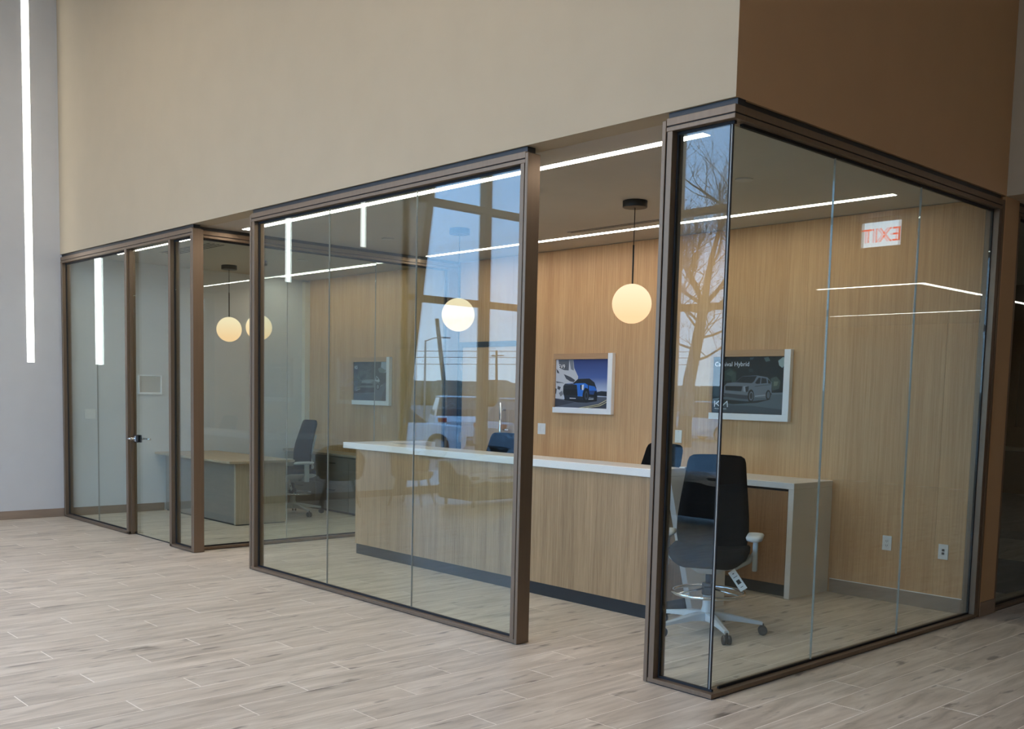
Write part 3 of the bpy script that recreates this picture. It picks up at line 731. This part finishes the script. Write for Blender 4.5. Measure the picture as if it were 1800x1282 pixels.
B().box(XG+0.0008, XG+0.007, 0.262, 0.394, 1.178, 1.30, 0.002).done('plate', 'white_plastic', t)
for yy in (0.302, 0.354): B().box(XG+0.007, XG+0.0105, yy-0.018, yy+0.018, 1.205, 1.273, 0.001).done('rocker', 'white_plastic', t)

# ------------------------------------------------------------------ framed posters: flat prints cut from coloured paper shapes
def inkm(rgb):
    nm = 'ink_%02x%02x%02x' % rgb
    if nm not in MATS: noise_tint(pbsdf(nm, srgb(*rgb), 0.5), 200, 0.02)
    return MATS[nm]
def poster(x0, x1, z0, z1, label, shapes, bg, dep=0.05, group='framed car posters'):
    t = thing('framed_poster', label, 'poster', ((x0+x1)/2, D, (z0+z1)/2), group)
    bt, rt, tt, lt = 0.058, 0.062, 0.060, 0.030
    yf = D-dep
    B().box(x0, x1, yf, D-0.001, z0, z0+bt, 0.002).done('frame_bottom', 'frame_white', t)
    B().box(x1-rt, x1, yf, D-0.001, z0+bt, z1, 0.002).done('frame_side', 'frame_white', t)
    B().box(x0, x1-rt, yf, D-0.001, z1-tt, z1, 0.002).done('frame_top', 'frame_veneer', t)
    B().box(x0, x0+lt, yf, D-0.001, z0+bt, z1-tt, 0.002).done('frame_side', 'frame_veneer', t)
    px0, px1, pz0, pz1 = x0+lt, x1-rt, z0+bt, z1-tt
    b = B(); mats = [bg if not isinstance(bg, tuple) else inkm(bg)]
    yp = yf+0.012
    def quad(pts, mi, lay):
        vs_ = [b.bm.verts.new((px0+(px1-px0)*min(1, max(0, u)), yp-lay*0.00012, pz0+(pz1-pz0)*min(1, max(0, v)))) for u, v in pts]
        f = b.bm.faces.new(vs_); f.material_index = mi
        f.normal_update()
        if f.normal.y > 0: f.normal_flip()
    quad([(0, 0), (1, 0), (1, 1), (0, 1)], 0, 0)
    for i, (col, pts) in enumerate(shapes):
        m = inkm(col)
        if m not in mats: mats.append(m)
        quad(pts, mats.index(m), i+1)
    b.done('print', mats, t)
    B().box(x0+0.01, x1-0.01, yp+0.002, D-0.002, z0+0.01, z1-0.01).done('backing', 'frame_white', t)
    return t, (px0, px1, pz0, pz1, yp-0.012)
def ell(cx, cy_, rx, ry, n=16): return [(cx+rx*math.cos(2*math.pi*k/n), cy_+ry*math.sin(2*math.pi*k/n)) for k in range(n)]
# blue car poster
def e9(pts): return [((x_-195)/795, (1080-y_)/805) for x_, y_ in pts]
sky = bpy.data.materials.new('print_sky'); sky.use_nodes = True; MATS['print_sky'] = sky
bb = sky.node_tree.nodes['Principled BSDF']; bb.inputs['Roughness'].default_value = 0.5
tcn = N(sky, 'ShaderNodeTexCoord'); sxx = N(sky, 'ShaderNodeSeparateXYZ'); rr = N(sky, 'ShaderNodeValToRGB')
LK(sky, tcn.outputs['Generated'], sxx.inputs[0]); LK(sky, sxx.outputs['Z'], rr.inputs[0]); LK(sky, rr.outputs[0], bb.inputs['Base Color'])
rr.color_ramp.elements[0].position = 0.30; rr.color_ramp.elements[0].color = srgb(190, 200, 222)
rr.color_ramp.elements[1].position = 1.0; rr.color_ramp.elements[1].color = srgb(34, 52, 112)
q = rr.color_ramp.elements.new(0.62); q.color = srgb(70, 96, 160)
S9 = [
 ((196, 198, 204), e9([(190, 280), (465, 280), (480, 420), (545, 560), (540, 610), (480, 660), (345, 680), (320, 860), (325, 940), (190, 930)])),
 ((92, 96, 106), e9([(230, 280), (400, 280), (395, 460), (330, 455), (250, 420)])),
 ((120, 124, 134), e9([(400, 280), (465, 280), (475, 460), (430, 440)])),
 ((70, 74, 84), e9([(320, 520), (430, 570), (500, 620), (480, 655), (420, 640), (360, 600)])),
 ((60, 62, 70), e9([(200, 430), (235, 470), (250, 510), (215, 500)])),
 ((104, 106, 114), e9([(200, 640), (300, 660), (340, 680), (290, 670), (210, 672)])),
 ((70, 72, 80), e9([(230, 720), (280, 740), (260, 790), (225, 770)])),
 ((60, 64, 72), e9([(195, 760), (215, 770), (205, 860), (195, 850)])),
 ((120, 122, 130), e9([(250, 840), (300, 800), (320, 860), (280, 900)])),
 ((30, 34, 44), e9([(830, 810), (900, 795), (985, 800), (985, 880), (830, 870)])),
 ((84, 90, 104), e9([(190, 930), (330, 945), (850, 890), (985, 890), (985, 1100), (190, 1075)])),
 ((54, 58, 70), e9([(190, 940), (500, 990), (190, 1075)])),
 ((56, 60, 72), e9([(700, 1095), (985, 960), (985, 1100)])),
 ((206, 196, 150), e9([(560, 1085), (860, 1010), (985, 930), (985, 940), (870, 1018), (600, 1090)])),
 ((206, 196, 150), e9([(650, 1090), (880, 1030), (985, 965), (985, 975), (890, 1038), (690, 1093)])),
 ((20, 22, 28), e9([(330, 940), (420, 930), (640, 940), (840, 930), (840, 960), (690, 990), (560, 990), (350, 960)])),
 ((18, 20, 26), e9([(470, 672), (545, 600), (720, 592), (795, 655), (825, 745), (840, 900), (640, 900), (560, 760)])),
 ((36, 112, 208), e9([(470, 690), (520, 672), (655, 668), (700, 700), (700, 760), (660, 740), (630, 800), (625, 885), (550, 890), (530, 780), (470, 700)])),
 ((34, 104, 196), e9([(715, 705), (800, 720), (830, 770), (835, 800), (730, 810), (715, 770)])),
 ((22, 60, 120), e9([(715, 790), (838, 790), (840, 860), (725, 850)])),
 ((30, 34, 42), e9([(320, 720), (350, 680), (480, 690), (530, 700), (540, 800), (548, 890), (330, 880), (318, 830)])),
 ((14, 16, 22), e9([(330, 775), (538, 775), (545, 870), (335, 870)])),
 ((50, 58, 74), e9([(335, 690), (470, 680), (490, 700), (330, 712)])),
 ((26, 34, 52), e9([(335, 880), (625, 890), (630, 945), (345, 940)])),
 ((196, 200, 206), e9([(425, 915), (520, 918), (520, 930), (425, 930)])),
 ((220, 226, 232), e9([(600, 700), (640, 690), (635, 780), (612, 785)])),
 ((12, 14, 20), e9([(585, 700), (608, 698), (606, 780), (590, 780)])),
 ((12, 13, 16), ell((672-195)/795, (1080-870)/805, 0.062, 0.145)),
 ((60, 66, 78), ell((680-195)/795, (1080-870)/805, 0.034, 0.092)),
 ((22, 24, 30), ell((682-195)/795, (1080-870)/805, 0.018, 0.05)),
 ((12, 13, 16), ell((818-195)/795, (1080-880)/805, 0.034, 0.105)),
 ((180, 184, 190), e9([(715, 925), (790, 920), (790, 935), (715, 940)])),
]
t, fr = poster(-4.545, -3.716, 1.415, 2.035, 'framed poster of a blue SUV on a mountain road, white rock behind', S9, sky)
text_mesh('lettering', 'EV9', 0.062, 'frame_white', t, (fr[0]+0.045, fr[4], fr[3]-0.095))
# silver van poster
def cv(pts): return [((x_-128)/660, (1012-y_)/565) for x_, y_ in pts]
SC = [
 ((38, 58, 54), cv([(220, 600), (290, 560), (350, 600), (350, 680), (220, 690)])),
 ((66, 82, 72), cv([(250, 620), (300, 580), (340, 610), (300, 640)])),
 ((58, 74, 66), cv([(300, 640), (345, 600), (350, 690), (310, 700)])),
 ((40, 54, 52), cv([(460, 570), (500, 560), (510, 600), (470, 600)])),
 ((150, 168, 166), cv([(730, 490), (770, 455), (800, 460), (795, 530), (770, 560), (740, 535)])),
 ((90, 108, 104), cv([(600, 460), (640, 450), (660, 490), (620, 500)])),
 ((70, 86, 84), cv([(470, 455), (510, 455), (500, 475), (475, 478)])),
 ((66, 80, 70), cv([(670, 660), (720, 640), (760, 690), (750, 760), (690, 780), (680, 720)])),
 ((110, 118, 100), cv([(700, 690), (740, 690), (730, 730), (700, 735)])),
 ((88, 98, 104), cv([(120, 870), (240, 850), (690, 815), (795, 810), (785, 1020), (115, 1002)])),
 ((66, 76, 82), cv([(120, 930), (500, 930), (780, 960), (780, 1018), (115, 1002)])),
 ((110, 118, 122), cv([(680, 800), (795, 795), (792, 812), (690, 818)])),
 ((22, 28, 32), cv([(190, 870), (480, 890), (690, 860), (560, 900), (330, 920), (180, 900)])),
 ((112, 118, 124), cv([(238, 830), (240, 740), (265, 710), (345, 700), (410, 640), (545, 632), (640, 650), (680, 700), (684, 800), (640, 850), (530, 850), (500, 880), (420, 870), (300, 850)])),
 ((22, 28, 34), cv([(345, 702), (410, 642), (545, 638), (520, 690), (500, 708)])),
 ((24, 30, 36), cv([(530, 705), (560, 655), (580, 655), (575, 712), (545, 715)])),
 ((24, 30, 36), cv([(588, 655), (630, 662), (640, 705), (585, 712)])),
 ((24, 30, 36), cv([(645, 668), (670, 690), (676, 712), (650, 710)])),
 ((30, 36, 42), cv([(248, 738), (415, 740), (405, 790), (252, 782)])),
 ((150, 156, 160), cv([(420, 742), (455, 735), (450, 800), (425, 790)])),
 ((40, 46, 52), cv([(440, 745), (475, 738), (470, 790), (448, 800)])),
 ((58, 64, 70), cv([(240, 810), (470, 830), (470, 870), (420, 868), (245, 845)])),
 ((168, 172, 174), cv([(536, 832), (640, 818), (640, 826), (536, 842)])),
 ((84, 90, 96), cv([(530, 735), (680, 715), (680, 722), (530, 745)])),
 ((16, 18, 20), ell((497-128)/660, (1012-835)/565, 0.045, 0.115)),
 ((112, 116, 120), ell((500-128)/660, (1012-835)/565, 0.029, 0.08)),
 ((40, 44, 48), ell((500-128)/660, (1012-835)/565, 0.02, 0.055)),
 ((16, 18, 20), ell((655-128)/660, (1012-822)/565, 0.035, 0.088)),
 ((96, 100, 104), ell((657-128)/660, (1012-822)/565, 0.021, 0.06)),
]
t, fr = poster(-2.522, -1.690, 1.415, 2.040, 'framed poster of a silver minivan on a dark road, seen through the glass corner', SC, (13, 22, 27))
text_mesh('lettering', 'Carnival Hybrid', 0.058, 'frame_white', t, (fr[0]+0.02, fr[4], fr[3]-0.085))
text_mesh('lettering', 'Movement that inspires', 0.0135, 'frame_white', t, (fr[0]+0.035, fr[4], fr[2]+0.035))
lg = B()
def stroke(p, q_, w_=0.0085):
    # slanted-cut strokes of the emblem
    (xa, za), (xb, zb) = p, q_
    ox, oz = fr[0]+0.035, fr[2]+0.055
    sx_, sz_ = 0.15, 0.055
    A = Vector((ox+xa*sx_, oz+za*sz_)); Bv = Vector((ox+xb*sx_, oz+zb*sz_)); n_ = Vector((-(Bv-A).y, (Bv-A).x)).normalized()*w_/2
    lg.prism([tuple(A+n_), tuple(Bv+n_), tuple(Bv-n_), tuple(A-n_)], -0.0006, 1, fr[4])
for p_, q_ in (((0, 0), (0, 1)), ((0.05, 0.42), (0.32, 1.0)), ((0.12, 0.55), (0.40, 0.0)), ((0.52, 0.0), (0.52, 1.0)), ((0.52, 0.04), (0.90, 0.96)), ((0.90, 1.0), (0.94, 0.0))): stroke(p_, q_)
lg.done('emblem', 'frame_white', t)
# grey car poster in the office
def of(pts): return [((x_-270)/580, (1020-y_)/745) for x_, y_ in pts]
SO = [
 ((150, 166, 178), of([(755, 280), (850, 280), (850, 470), (800, 490), (720, 470), (700, 410), (745, 390)])),
 ((104, 116, 116), of([(700, 400), (750, 380), (840, 440), (800, 490), (720, 480)])),
 ((70, 82, 80), of([(275, 500), (340, 540), (420, 640), (400, 800), (275, 860)])),
 ((84, 94, 108), of([(270, 880), (620, 860), (850, 640), (850, 1035), (270, 1015)])),
 ((58, 66, 76), of([(780, 900), (850, 700), (850, 1035), (760, 1030)])),
 ((104, 110, 110), of([(300, 760), (400, 740), (410, 640), (480, 610), (640, 610), (720, 640), (735, 720), (720, 790), (620, 830), (420, 840), (280, 850)])),
 ((44, 52, 54), of([(400, 690), (560, 690), (620, 700), (600, 730), (400, 730)])),
 ((134, 142, 140), of([(420, 640), (600, 612), (640, 640), (560, 680), (420, 680)])),
 ((36, 42, 46), of([(270, 840), (400, 770), (640, 770), (640, 860), (280, 885)])),
 ((170, 176, 174), of([(300, 830), (390, 790), (390, 802), (310, 840)])),
 ((176, 182, 180), of([(650, 640), (670, 540), (720, 600), (735, 650), (700, 660)])),
 ((40, 46, 48), of([(668, 560), (710, 605), (672, 625)])),
 ((20, 24, 26), ell((700-270)/580, (1020-750)/745, 0.058, 0.085)),
 ((130, 136, 136), ell((700-270)/580, (1020-750)/745, 0.036, 0.058)),
 ((150, 156, 158), of([(740, 740), (780, 700), (780, 712), (745, 752)])),
]
t, fr = poster(-8.315, -7.482, 1.415, 2.035, 'framed poster of a grey car on the office back wall, behind two sheets of glass', SO, (46, 60, 60))
text_mesh('lettering', 'K5', 0.058, 'frame_white', t, (fr[0]+0.035, fr[4], fr[3]-0.09))
# small pale frame on the grey wall inside the office
t = thing('wall_frame', 'small pale framed panel on the grey wall behind the glass door', 'frame', (XG, 1.07, 1.6))
B().box(XG+0.001, XG+0.025, 0.93, 1.235, 1.49, 1.515, 0.002).box(XG+0.001, XG+0.025, 0.93, 0.945, 1.515, 1.72, 0.002).box(XG+0.001, XG+0.025, 1.22, 1.235, 1.515, 1.72, 0.002).box(XG+0.001, XG+0.025, 0.93, 1.235, 1.72, 1.735, 0.002).done('frame', 'frame_white', t)
B().box(XG+0.002, XG+0.012, 0.945, 1.22, 1.515, 1.72).done('panel', 'disc_white', t)

# ------------------------------------------------------------------ second office seen at the right edge
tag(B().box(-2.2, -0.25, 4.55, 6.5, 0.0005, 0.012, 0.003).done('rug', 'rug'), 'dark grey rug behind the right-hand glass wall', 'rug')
t = thing('service_counter', 'dark counter with a pale ledge at the back of the dim right-hand office', 'counter', (-2.2, 8.5, 0))
B().box(-4.6, -0.3, 8.25, 8.65, 1.06, 1.10, 0.004).done('ledge', 'concrete', t)
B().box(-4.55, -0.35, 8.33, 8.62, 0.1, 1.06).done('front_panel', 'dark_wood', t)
B().box(-4.5, -0.4, 8.36, 8.6, 0, 0.1).done('plinth', 'black_plinth', t)
t = thing('wall_picture', 'brown framed dark picture on the back wall of the dim right-hand office', 'picture', (-1.6, 9.2, 1.8))
B().box(-2.1, -0.7, 9.15, 9.199, 1.25, 1.33, 0.003).box(-2.1, -0.7, 9.15, 9.199, 2.25, 2.33, 0.003).box(-2.1, -2.02, 9.15, 9.199, 1.33, 2.25, 0.003).box(-0.78, -0.7, 9.15, 9.199, 1.33, 2.25, 0.003).done('frame', 'dark_wood', t)
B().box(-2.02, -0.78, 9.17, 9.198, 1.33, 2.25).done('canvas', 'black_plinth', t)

# ------------------------------------------------------------------ showroom furniture behind the camera, mirrored in the glass
def tub_chair(x, y, rz, mat, label, cross=False):
    t = thing('lounge_chair', label, 'chair', (0, 0, 0), 'lounge chairs in the showroom')
    rings = []
    n = 20
    for z, ro_, th in ((0.36, 0.16, 0), (0.38, 0.27, 0), (0.44, 0.31, 0), (0.47, 0.315, 0)):
        rings.append([(ro_*math.cos(2*math.pi*k/n), 0.95*ro_*math.sin(2*math.pi*k/n), z) for k in range(n)])
    rings.append([(0.2*math.cos(2*math.pi*k/n), 0.19*math.sin(2*math.pi*k/n), 0.475) for k in range(n)])
    B().ring_loft(rings).done('seat', mat, t)
    out, inn, tops = [], [], []
    b = B(); sec = []
    for i in range(17):
        a = math.radians(-25+230*i/16); hgt = 0.62 + 0.2*max(0, math.sin(a))**0.8
        ca, sa = math.cos(a), math.sin(a)
        sec.append([(0.31*ca, 0.30*sa, 0.42), (0.345*ca, 0.335*sa, hgt), (0.325*ca, 0.315*sa, hgt+0.015), (0.30*ca, 0.29*sa, hgt), (0.27*ca, 0.26*sa, 0.46)])
    b.ring_loft(sec).done('back', mat, t)
    for sx_ in (-1, 1):
        for sy_ in (-1, 1): B().tube([(sx_*0.17, sy_*0.16, 0.37), (sx_*0.26, sy_*0.25, 0.0)], [0.018, 0.011], 8).done('leg', 'dark_wood' if not cross else 'black_steel', t)
    t.location = (x, y, 0); t.rotation_euler = (0, 0, rz)
tub_chair(-8.35, -4.3, math.radians(60), 'fabric_tan', 'tan lounge chair mirrored in front of the counter')
tub_chair(-8.75, -3.35, math.radians(120), 'fabric_dark', 'dark lounge chair mirrored left of the counter')

def sheet_mat():
    m = bpy.data.materials.new('plastic_film'); m.use_nodes = True; m.node_tree.nodes.clear()
    o = N(m, 'ShaderNodeOutputMaterial'); a = N(m, 'ShaderNodeBsdfTransparent'); b = N(m, 'ShaderNodeBsdfPrincipled'); x_ = N(m, 'ShaderNodeMixShader'); nn = N(m, 'ShaderNodeTexNoise')
    b.inputs['Base Color'].default_value = (0.8, 0.82, 0.84, 1); b.inputs['Roughness'].default_value = 0.3; nn.inputs['Scale'].default_value = 5
    LK(m, nn.outputs['Fac'], x_.inputs[0]); LK(m, a.outputs[0], x_.inputs[1]); LK(m, b.outputs[0], x_.inputs[2]); LK(m, x_.outputs[0], o.inputs[0]); MATS['plastic_film'] = m
sheet_mat()
def sofa(x, y, rz, L, lab1, lab2):
    t = thing('sofa', lab1, 'sofa', (0, 0, 0), 'dark sofas in the showroom')
    B().box(-L/2, L/2, -0.38, 0.38, 0.10, 0.30, 0.02).done('base', 'fabric_dark', t)
    n = 3; w_ = (L-0.36)/n
    for i in range(n):
        x0 = -L/2+0.18+i*w_
        B().box(x0+0.004, x0+w_-0.004, -0.37, 0.2, 0.302, 0.43, 0.03, seg=2).done('seat_cushion', 'fabric_dark', t)
    B().box(-L/2, L/2, 0.2, 0.38, 0.302, 0.62, 0.03, seg=2).done('back', 'fabric_dark', t)
    for s_ in (-1, 1):
        B().box(s_*(L/2-0.17), s_*L/2, -0.37, 0.195, 0.302, 0.44, 0.03, seg=2).done('arm', 'fabric_dark', t)
        for q_ in (-0.3, 0.3): B().lathe([(0.02, 0), (0.025, 0.1)], (s_*(L/2-0.1), q_, 0), 10).done('leg', 'black_steel', t)
    t.location = (x, y, 0); t.rotation_euler = (0, 0, rz)
    b = B(); random.seed(5); nx, ny = 24, 10; g_ = []
    for i in range(nx+1):
        u = i/nx; row = []
        for j in range(ny+1):
            v = j/ny; yy = -0.40+0.82*v
            zz = (0.64 if yy > 0.1 else 0.64-0.19*min(1, (0.1-yy)/0.2)) + 0.02*math.sin(9*u+3*v)+random.uniform(0, 0.025)
            if j in (0, ny): zz -= 0.12
            row.append(b.bm.verts.new((-L/2-0.02+(L+0.04)*u, yy, zz)))
        g_.append(row)
    for i in range(nx):
        for j in range(ny):
            f = b.bm.faces.new((g_[i][j], g_[i+1][j], g_[i+1][j+1], g_[i][j+1])); f.smooth = True
    o = tag(b.done('plastic_sheet', 'plastic_film'), lab2, 'sheet', 'plastic sheets over the sofas')
    o.location = (x, y, 0.0); o.rotation_euler = (0, 0, rz)
sofa(-7.9, -5.85, math.radians(90), 2.3, 'dark sofa mirrored on the counter front beside the tan lounge chair', 'crumpled clear plastic sheet over the sofa mirrored on the counter front')
sofa(-4.9, -6.3, math.radians(0), 2.2, 'dark sofa mirrored in the glass corner over the drafting stool', 'crumpled clear plastic sheet over the sofa mirrored in the glass corner')

# ------------------------------------------------------------------ outdoors, mirrored in the glass
struct(box('ground', 'asphalt', None, -160, 60, -160, YS-0.5, -0.35, -0.15))
struct(box('ground_west', 'asphalt', None, -160, XG-0.6, YS-0.5, 60, -0.35, -0.15))
struct(box('trim_1', 'concrete', None, -13.5, 8, -12.0, YS-0.21, -0.149, -0.02))
struct(box('trim_2', 'concrete', None, -13.5, XG-0.31, -12.0+3.2-0.01, 6, -0.149, -0.021))
tl = B(); random.seed(3)
for k in range(110):
    a = math.radians(150+150*k/109); R_ = 135
    cx_, cy2 = R_*math.cos(a), R_*math.sin(a); h_ = random.uniform(3.0, 3.7); r_ = random.uniform(4, 6)
    tl.lathe([(r_*0.7, 0), (r_, h_*0.35), (r_*0.8, h_*0.7), (r_*0.3, h_)], (cx_, cy2, -0.2), 8)
o = tl.done('distant_trees', 'treeline'); o['kind'] = 'stuff'; tag(o, 'low dark line of far trees on the horizon, mirrored in the glass', 'trees')
def car(x, y, rz, mat, label):
    t = thing('car', label, 'car', (0, 0, 0), 'cars parked outside')
    def sec(xp, pts): return [(xp, yy, zz) for yy, zz in pts]
    def body(w_, zb, zt): return [(-w_, zb), (-w_*1.02, zb+0.3), (-w_*0.97, zt-0.05), (-w_*0.9, zt), (w_*0.9, zt), (w_*0.97, zt-0.05), (w_*1.02, zb+0.3), (w_, zb)]
    B().ring_loft([sec(-2.3, body(0.78, 0.35, 0.72)), sec(-2.15, body(0.88, 0.25, 0.88)), sec(-1.0, body(0.92, 0.22, 0.98)), sec(1.3, body(0.92, 0.22, 1.0)), sec(2.1, body(0.9, 0.25, 0.98)), sec(2.3, body(0.82, 0.32, 0.8))], smooth=False).done('body', mat, t)
    def cab(w0, w1, z0, z1): return [(-w0, z0), (-w1, z1), (w1, z1), (w0, z0)]
    B().ring_loft([sec(-1.1, cab(0.88, 0.86, 0.97, 0.99)), sec(-0.35, cab(0.88, 0.70, 0.98, 1.58)), sec(1.5, cab(0.88, 0.70, 0.98, 1.58)), sec(2.05, cab(0.86, 0.80, 0.96, 1.0))], smooth=False).done('windows', 'car_glass', t)
    B().box(-0.4, 1.55, -0.70, 0.70, 1.575, 1.64, 0.03).done('roof', mat, t)
    for sx_ in (-1.4, 1.4):
        for sy_ in (-0.84, 0.84):
            wo = B().tube([(sx_, sy_-0.11, 0.34), (sx_, sy_-0.09, 0.34), (sx_, sy_+0.09, 0.34), (sx_, sy_+0.11, 0.34)], [0.28, 0.34, 0.34, 0.28], 18).done('wheel', 'tyre', t)
            B().tube([(sx_, sy_-0.115, 0.34), (sx_, sy_+0.115, 0.34)], 0.2, 12).done('rim', 'car_silver', wo)
    for sy_ in (-0.66, 0.66):
        B().box(-2.31, -2.2, sy_-0.14, sy_+0.14, 0.66, 0.76, 0.01).done('headlight', 'frame_white', t)
        B().box(2.2, 2.32, sy_-0.14, sy_+0.14, 0.78, 0.92, 0.01).done('tail_light', 'car_red', t)
    t.location = (x, y, -0.15); t.rotation_euler = (0, 0, rz)
car(-19.0, -11.2, math.radians(105), 'car_white', 'white car parked outside, mirrored nearest in the middle partition')
car(-24.5, -18.6, math.radians(35), 'car_white', 'white car parked farther off, mirrored above the counter')
car(-17.6, -16.6, math.radians(100), 'car_silver', 'silver car parked outside, mirrored beside the pull bar')
car(-22.3, -30.6, math.radians(10), 'car_white', 'white car with red tail lights, mirrored behind the bare tree')
def pole(p0, p1, r0, label, kind):
    t = thing('street_light' if kind == 'lamp' else 'utility_pole', label, 'pole', (p0[0], p0[1], -0.15))
    B().tube([(p0[0], p0[1], -0.15), p1], [r0, r0*0.7], 10).done('mast', 'concrete' if kind == 'lamp' else 'bark', t)
    x, y, h_ = p1
    if kind == 'arm': B().box(x-0.7, x+0.7, y-0.16, y-0.08, h_-0.45, h_-0.36).done('cross_arm', 'bark', t)
    if kind == 'lamp':
        B().tube([(x, y, h_-0.05), (x+0.3, y-0.4, h_+0.15), (x+0.7, y-0.9, h_+0.2)], 0.03, 8).done('arm', 'concrete', t)
        B().box(x+0.6, x+0.85, y-1.2, y-0.8, h_+0.15, h_+0.22, 0.02).done('lamp_head', 'concrete', t)
pole((-35.5, -27.35), (-35.91, -26.8, 5.16), 0.13, 'leaning wooden utility pole outside, mirrored left of the near globe', 'bare')
pole((-44.1, -32.55), (-44.1, -32.55, 4.6), 0.07, 'grey street light outside, mirrored in the middle partition', 'lamp')
pole((-60.5, -44.0), (-60.66, -43.84, 4.4), 0.12, 'far utility pole with cross arm, mirrored by the slanted jamb', 'arm')
pole((-56.2, -49.2), (-56.29, -49.13, 4.96), 0.12, 'far utility pole with cross arm, mirrored above the pull bar', 'arm')
for k_, z_ in enumerate((3.72, 3.3, 4.1)):
    tag(B().tube([(-60.66+k_*0.2, -20.0, z_+0.5), (-48.0, -34.0, z_), (-36.0, -48.0, z_+0.4)], 0.018, 5).done('power_line', 'black_rubber'), ('middle', 'lowest', 'topmost')[k_]+' of three overhead wires outside, mirrored in the glass', 'wire')
# bare tree
t = thing('bare_tree', 'leafless leaning tree outside, mirrored in the glass corner', 'tree', (-19.45, -25.0, -0.15))
random.seed(21)
B().tube([(-19.5, -25, -0.2), (-19.42, -25, 0.6), (-19.3, -25, 2.2), (-19.05, -25.05, 3.6), (-18.85, -25.1, 4.9)], [0.34, 0.25, 0.22, 0.20, 0.17], 12).done('trunk', 'bark', t)
br = B(); TV, TF = [], []
def twig(pts, rs):
    b0 = len(TV)
    t_ = (pts[-1]-pts[0]).normalized(); a_ = t_.cross(Vector((0.3, 0.9, 0.2))).normalized(); c_ = a_.cross(t_)
    for p, r in zip(pts, rs):
        for k in range(3): TV.append(tuple(p+(a_*math.cos(2.094*k)+c_*math.sin(2.094*k))*r))
    for i in range(len(pts)-1):
        for k in range(3): TF.append((b0+3*i+k, b0+3*i+(k+1) % 3, b0+3*i+3+(k+1) % 3, b0+3*i+3+k))
def grow(p, d, L, r, lev):
    pts = [p]; q_ = p.copy(); dd = d.copy()
    n = 4
    for i in range(n):
        dd = (dd + Vector((random.uniform(-.22, .22), random.uniform(-.22, .22), random.uniform(-.08, .16)))).normalized()
        q_ = q_ + dd*L/n; pts.append(q_.copy())
    if lev >= 3: pts2 = [pts[0], pts[2], pts[4]]; twig(pts2, (r, r*0.7, r*0.4))
    else: br.tube(pts, [r*(1-0.6*i/n) for i in range(n+1)], 6 if lev < 2 else 4)
    if lev >= 4: return
    k = (6, 5, 4, 3)[lev]
    for j in range(k):
        i = random.randint(1, n); base = pts[i]
        nd = (dd*0.55 + Vector((random.uniform(-1, 1), random.uniform(-1, 1), random.uniform(-0.15, 0.8)))*0.8).normalized()
        grow(base, nd, L*random.uniform(0.5, 0.72), max(0.007, r*0.42), lev+1)
tp = Vector((-18.85, -25.1, 4.85))
for d_, L_, r_ in (((0.35, 0, 1), 3.4, 0.13), ((-0.5, 0.1, 0.9), 3.0, 0.09), ((0.8, -0.3, 0.8), 2.8, 0.09), ((-0.9, -0.2, 0.5), 2.8, 0.075), ((0.1, 0.8, 0.8), 2.4, 0.07)):
    grow(tp, Vector(d_).normalized(), L_, r_, 0)
for z_, d_, L_ in ((3.3, (-1, 0.1, 0.25), 2.6), (3.7, (1, 0.1, 0.2), 2.6), (2.9, (1, -0.4, 0.3), 2.0), (4.2, (-1, -0.3, 0.4), 2.6), (4.0, (0.3, 1, 0.3), 2.4), (3.5, (-0.5, -1, 0.3), 2.2), (4.5, (1, 0.5, 0.4), 2.4), (4.6, (-1, 0.6, 0.3), 2.4)):
    grow(Vector((-19.3+(z_-2.2)*0.17, -25.05, z_)), Vector(d_).normalized(), L_, 0.05, 1)
bo = br.done('branches', 'bark', t); bo['kind'] = 'stuff'
tm_ = bpy.data.meshes.new('twigs'); tm_.from_pydata([tuple(Vector(v)-Vector(t.location)) for v in TV], [], TF); tm_.materials.append(MATS['bark'])
to_ = bpy.data.objects.new('twigs', tm_); C.objects.link(to_); to_.parent = t; to_['kind'] = 'stuff'
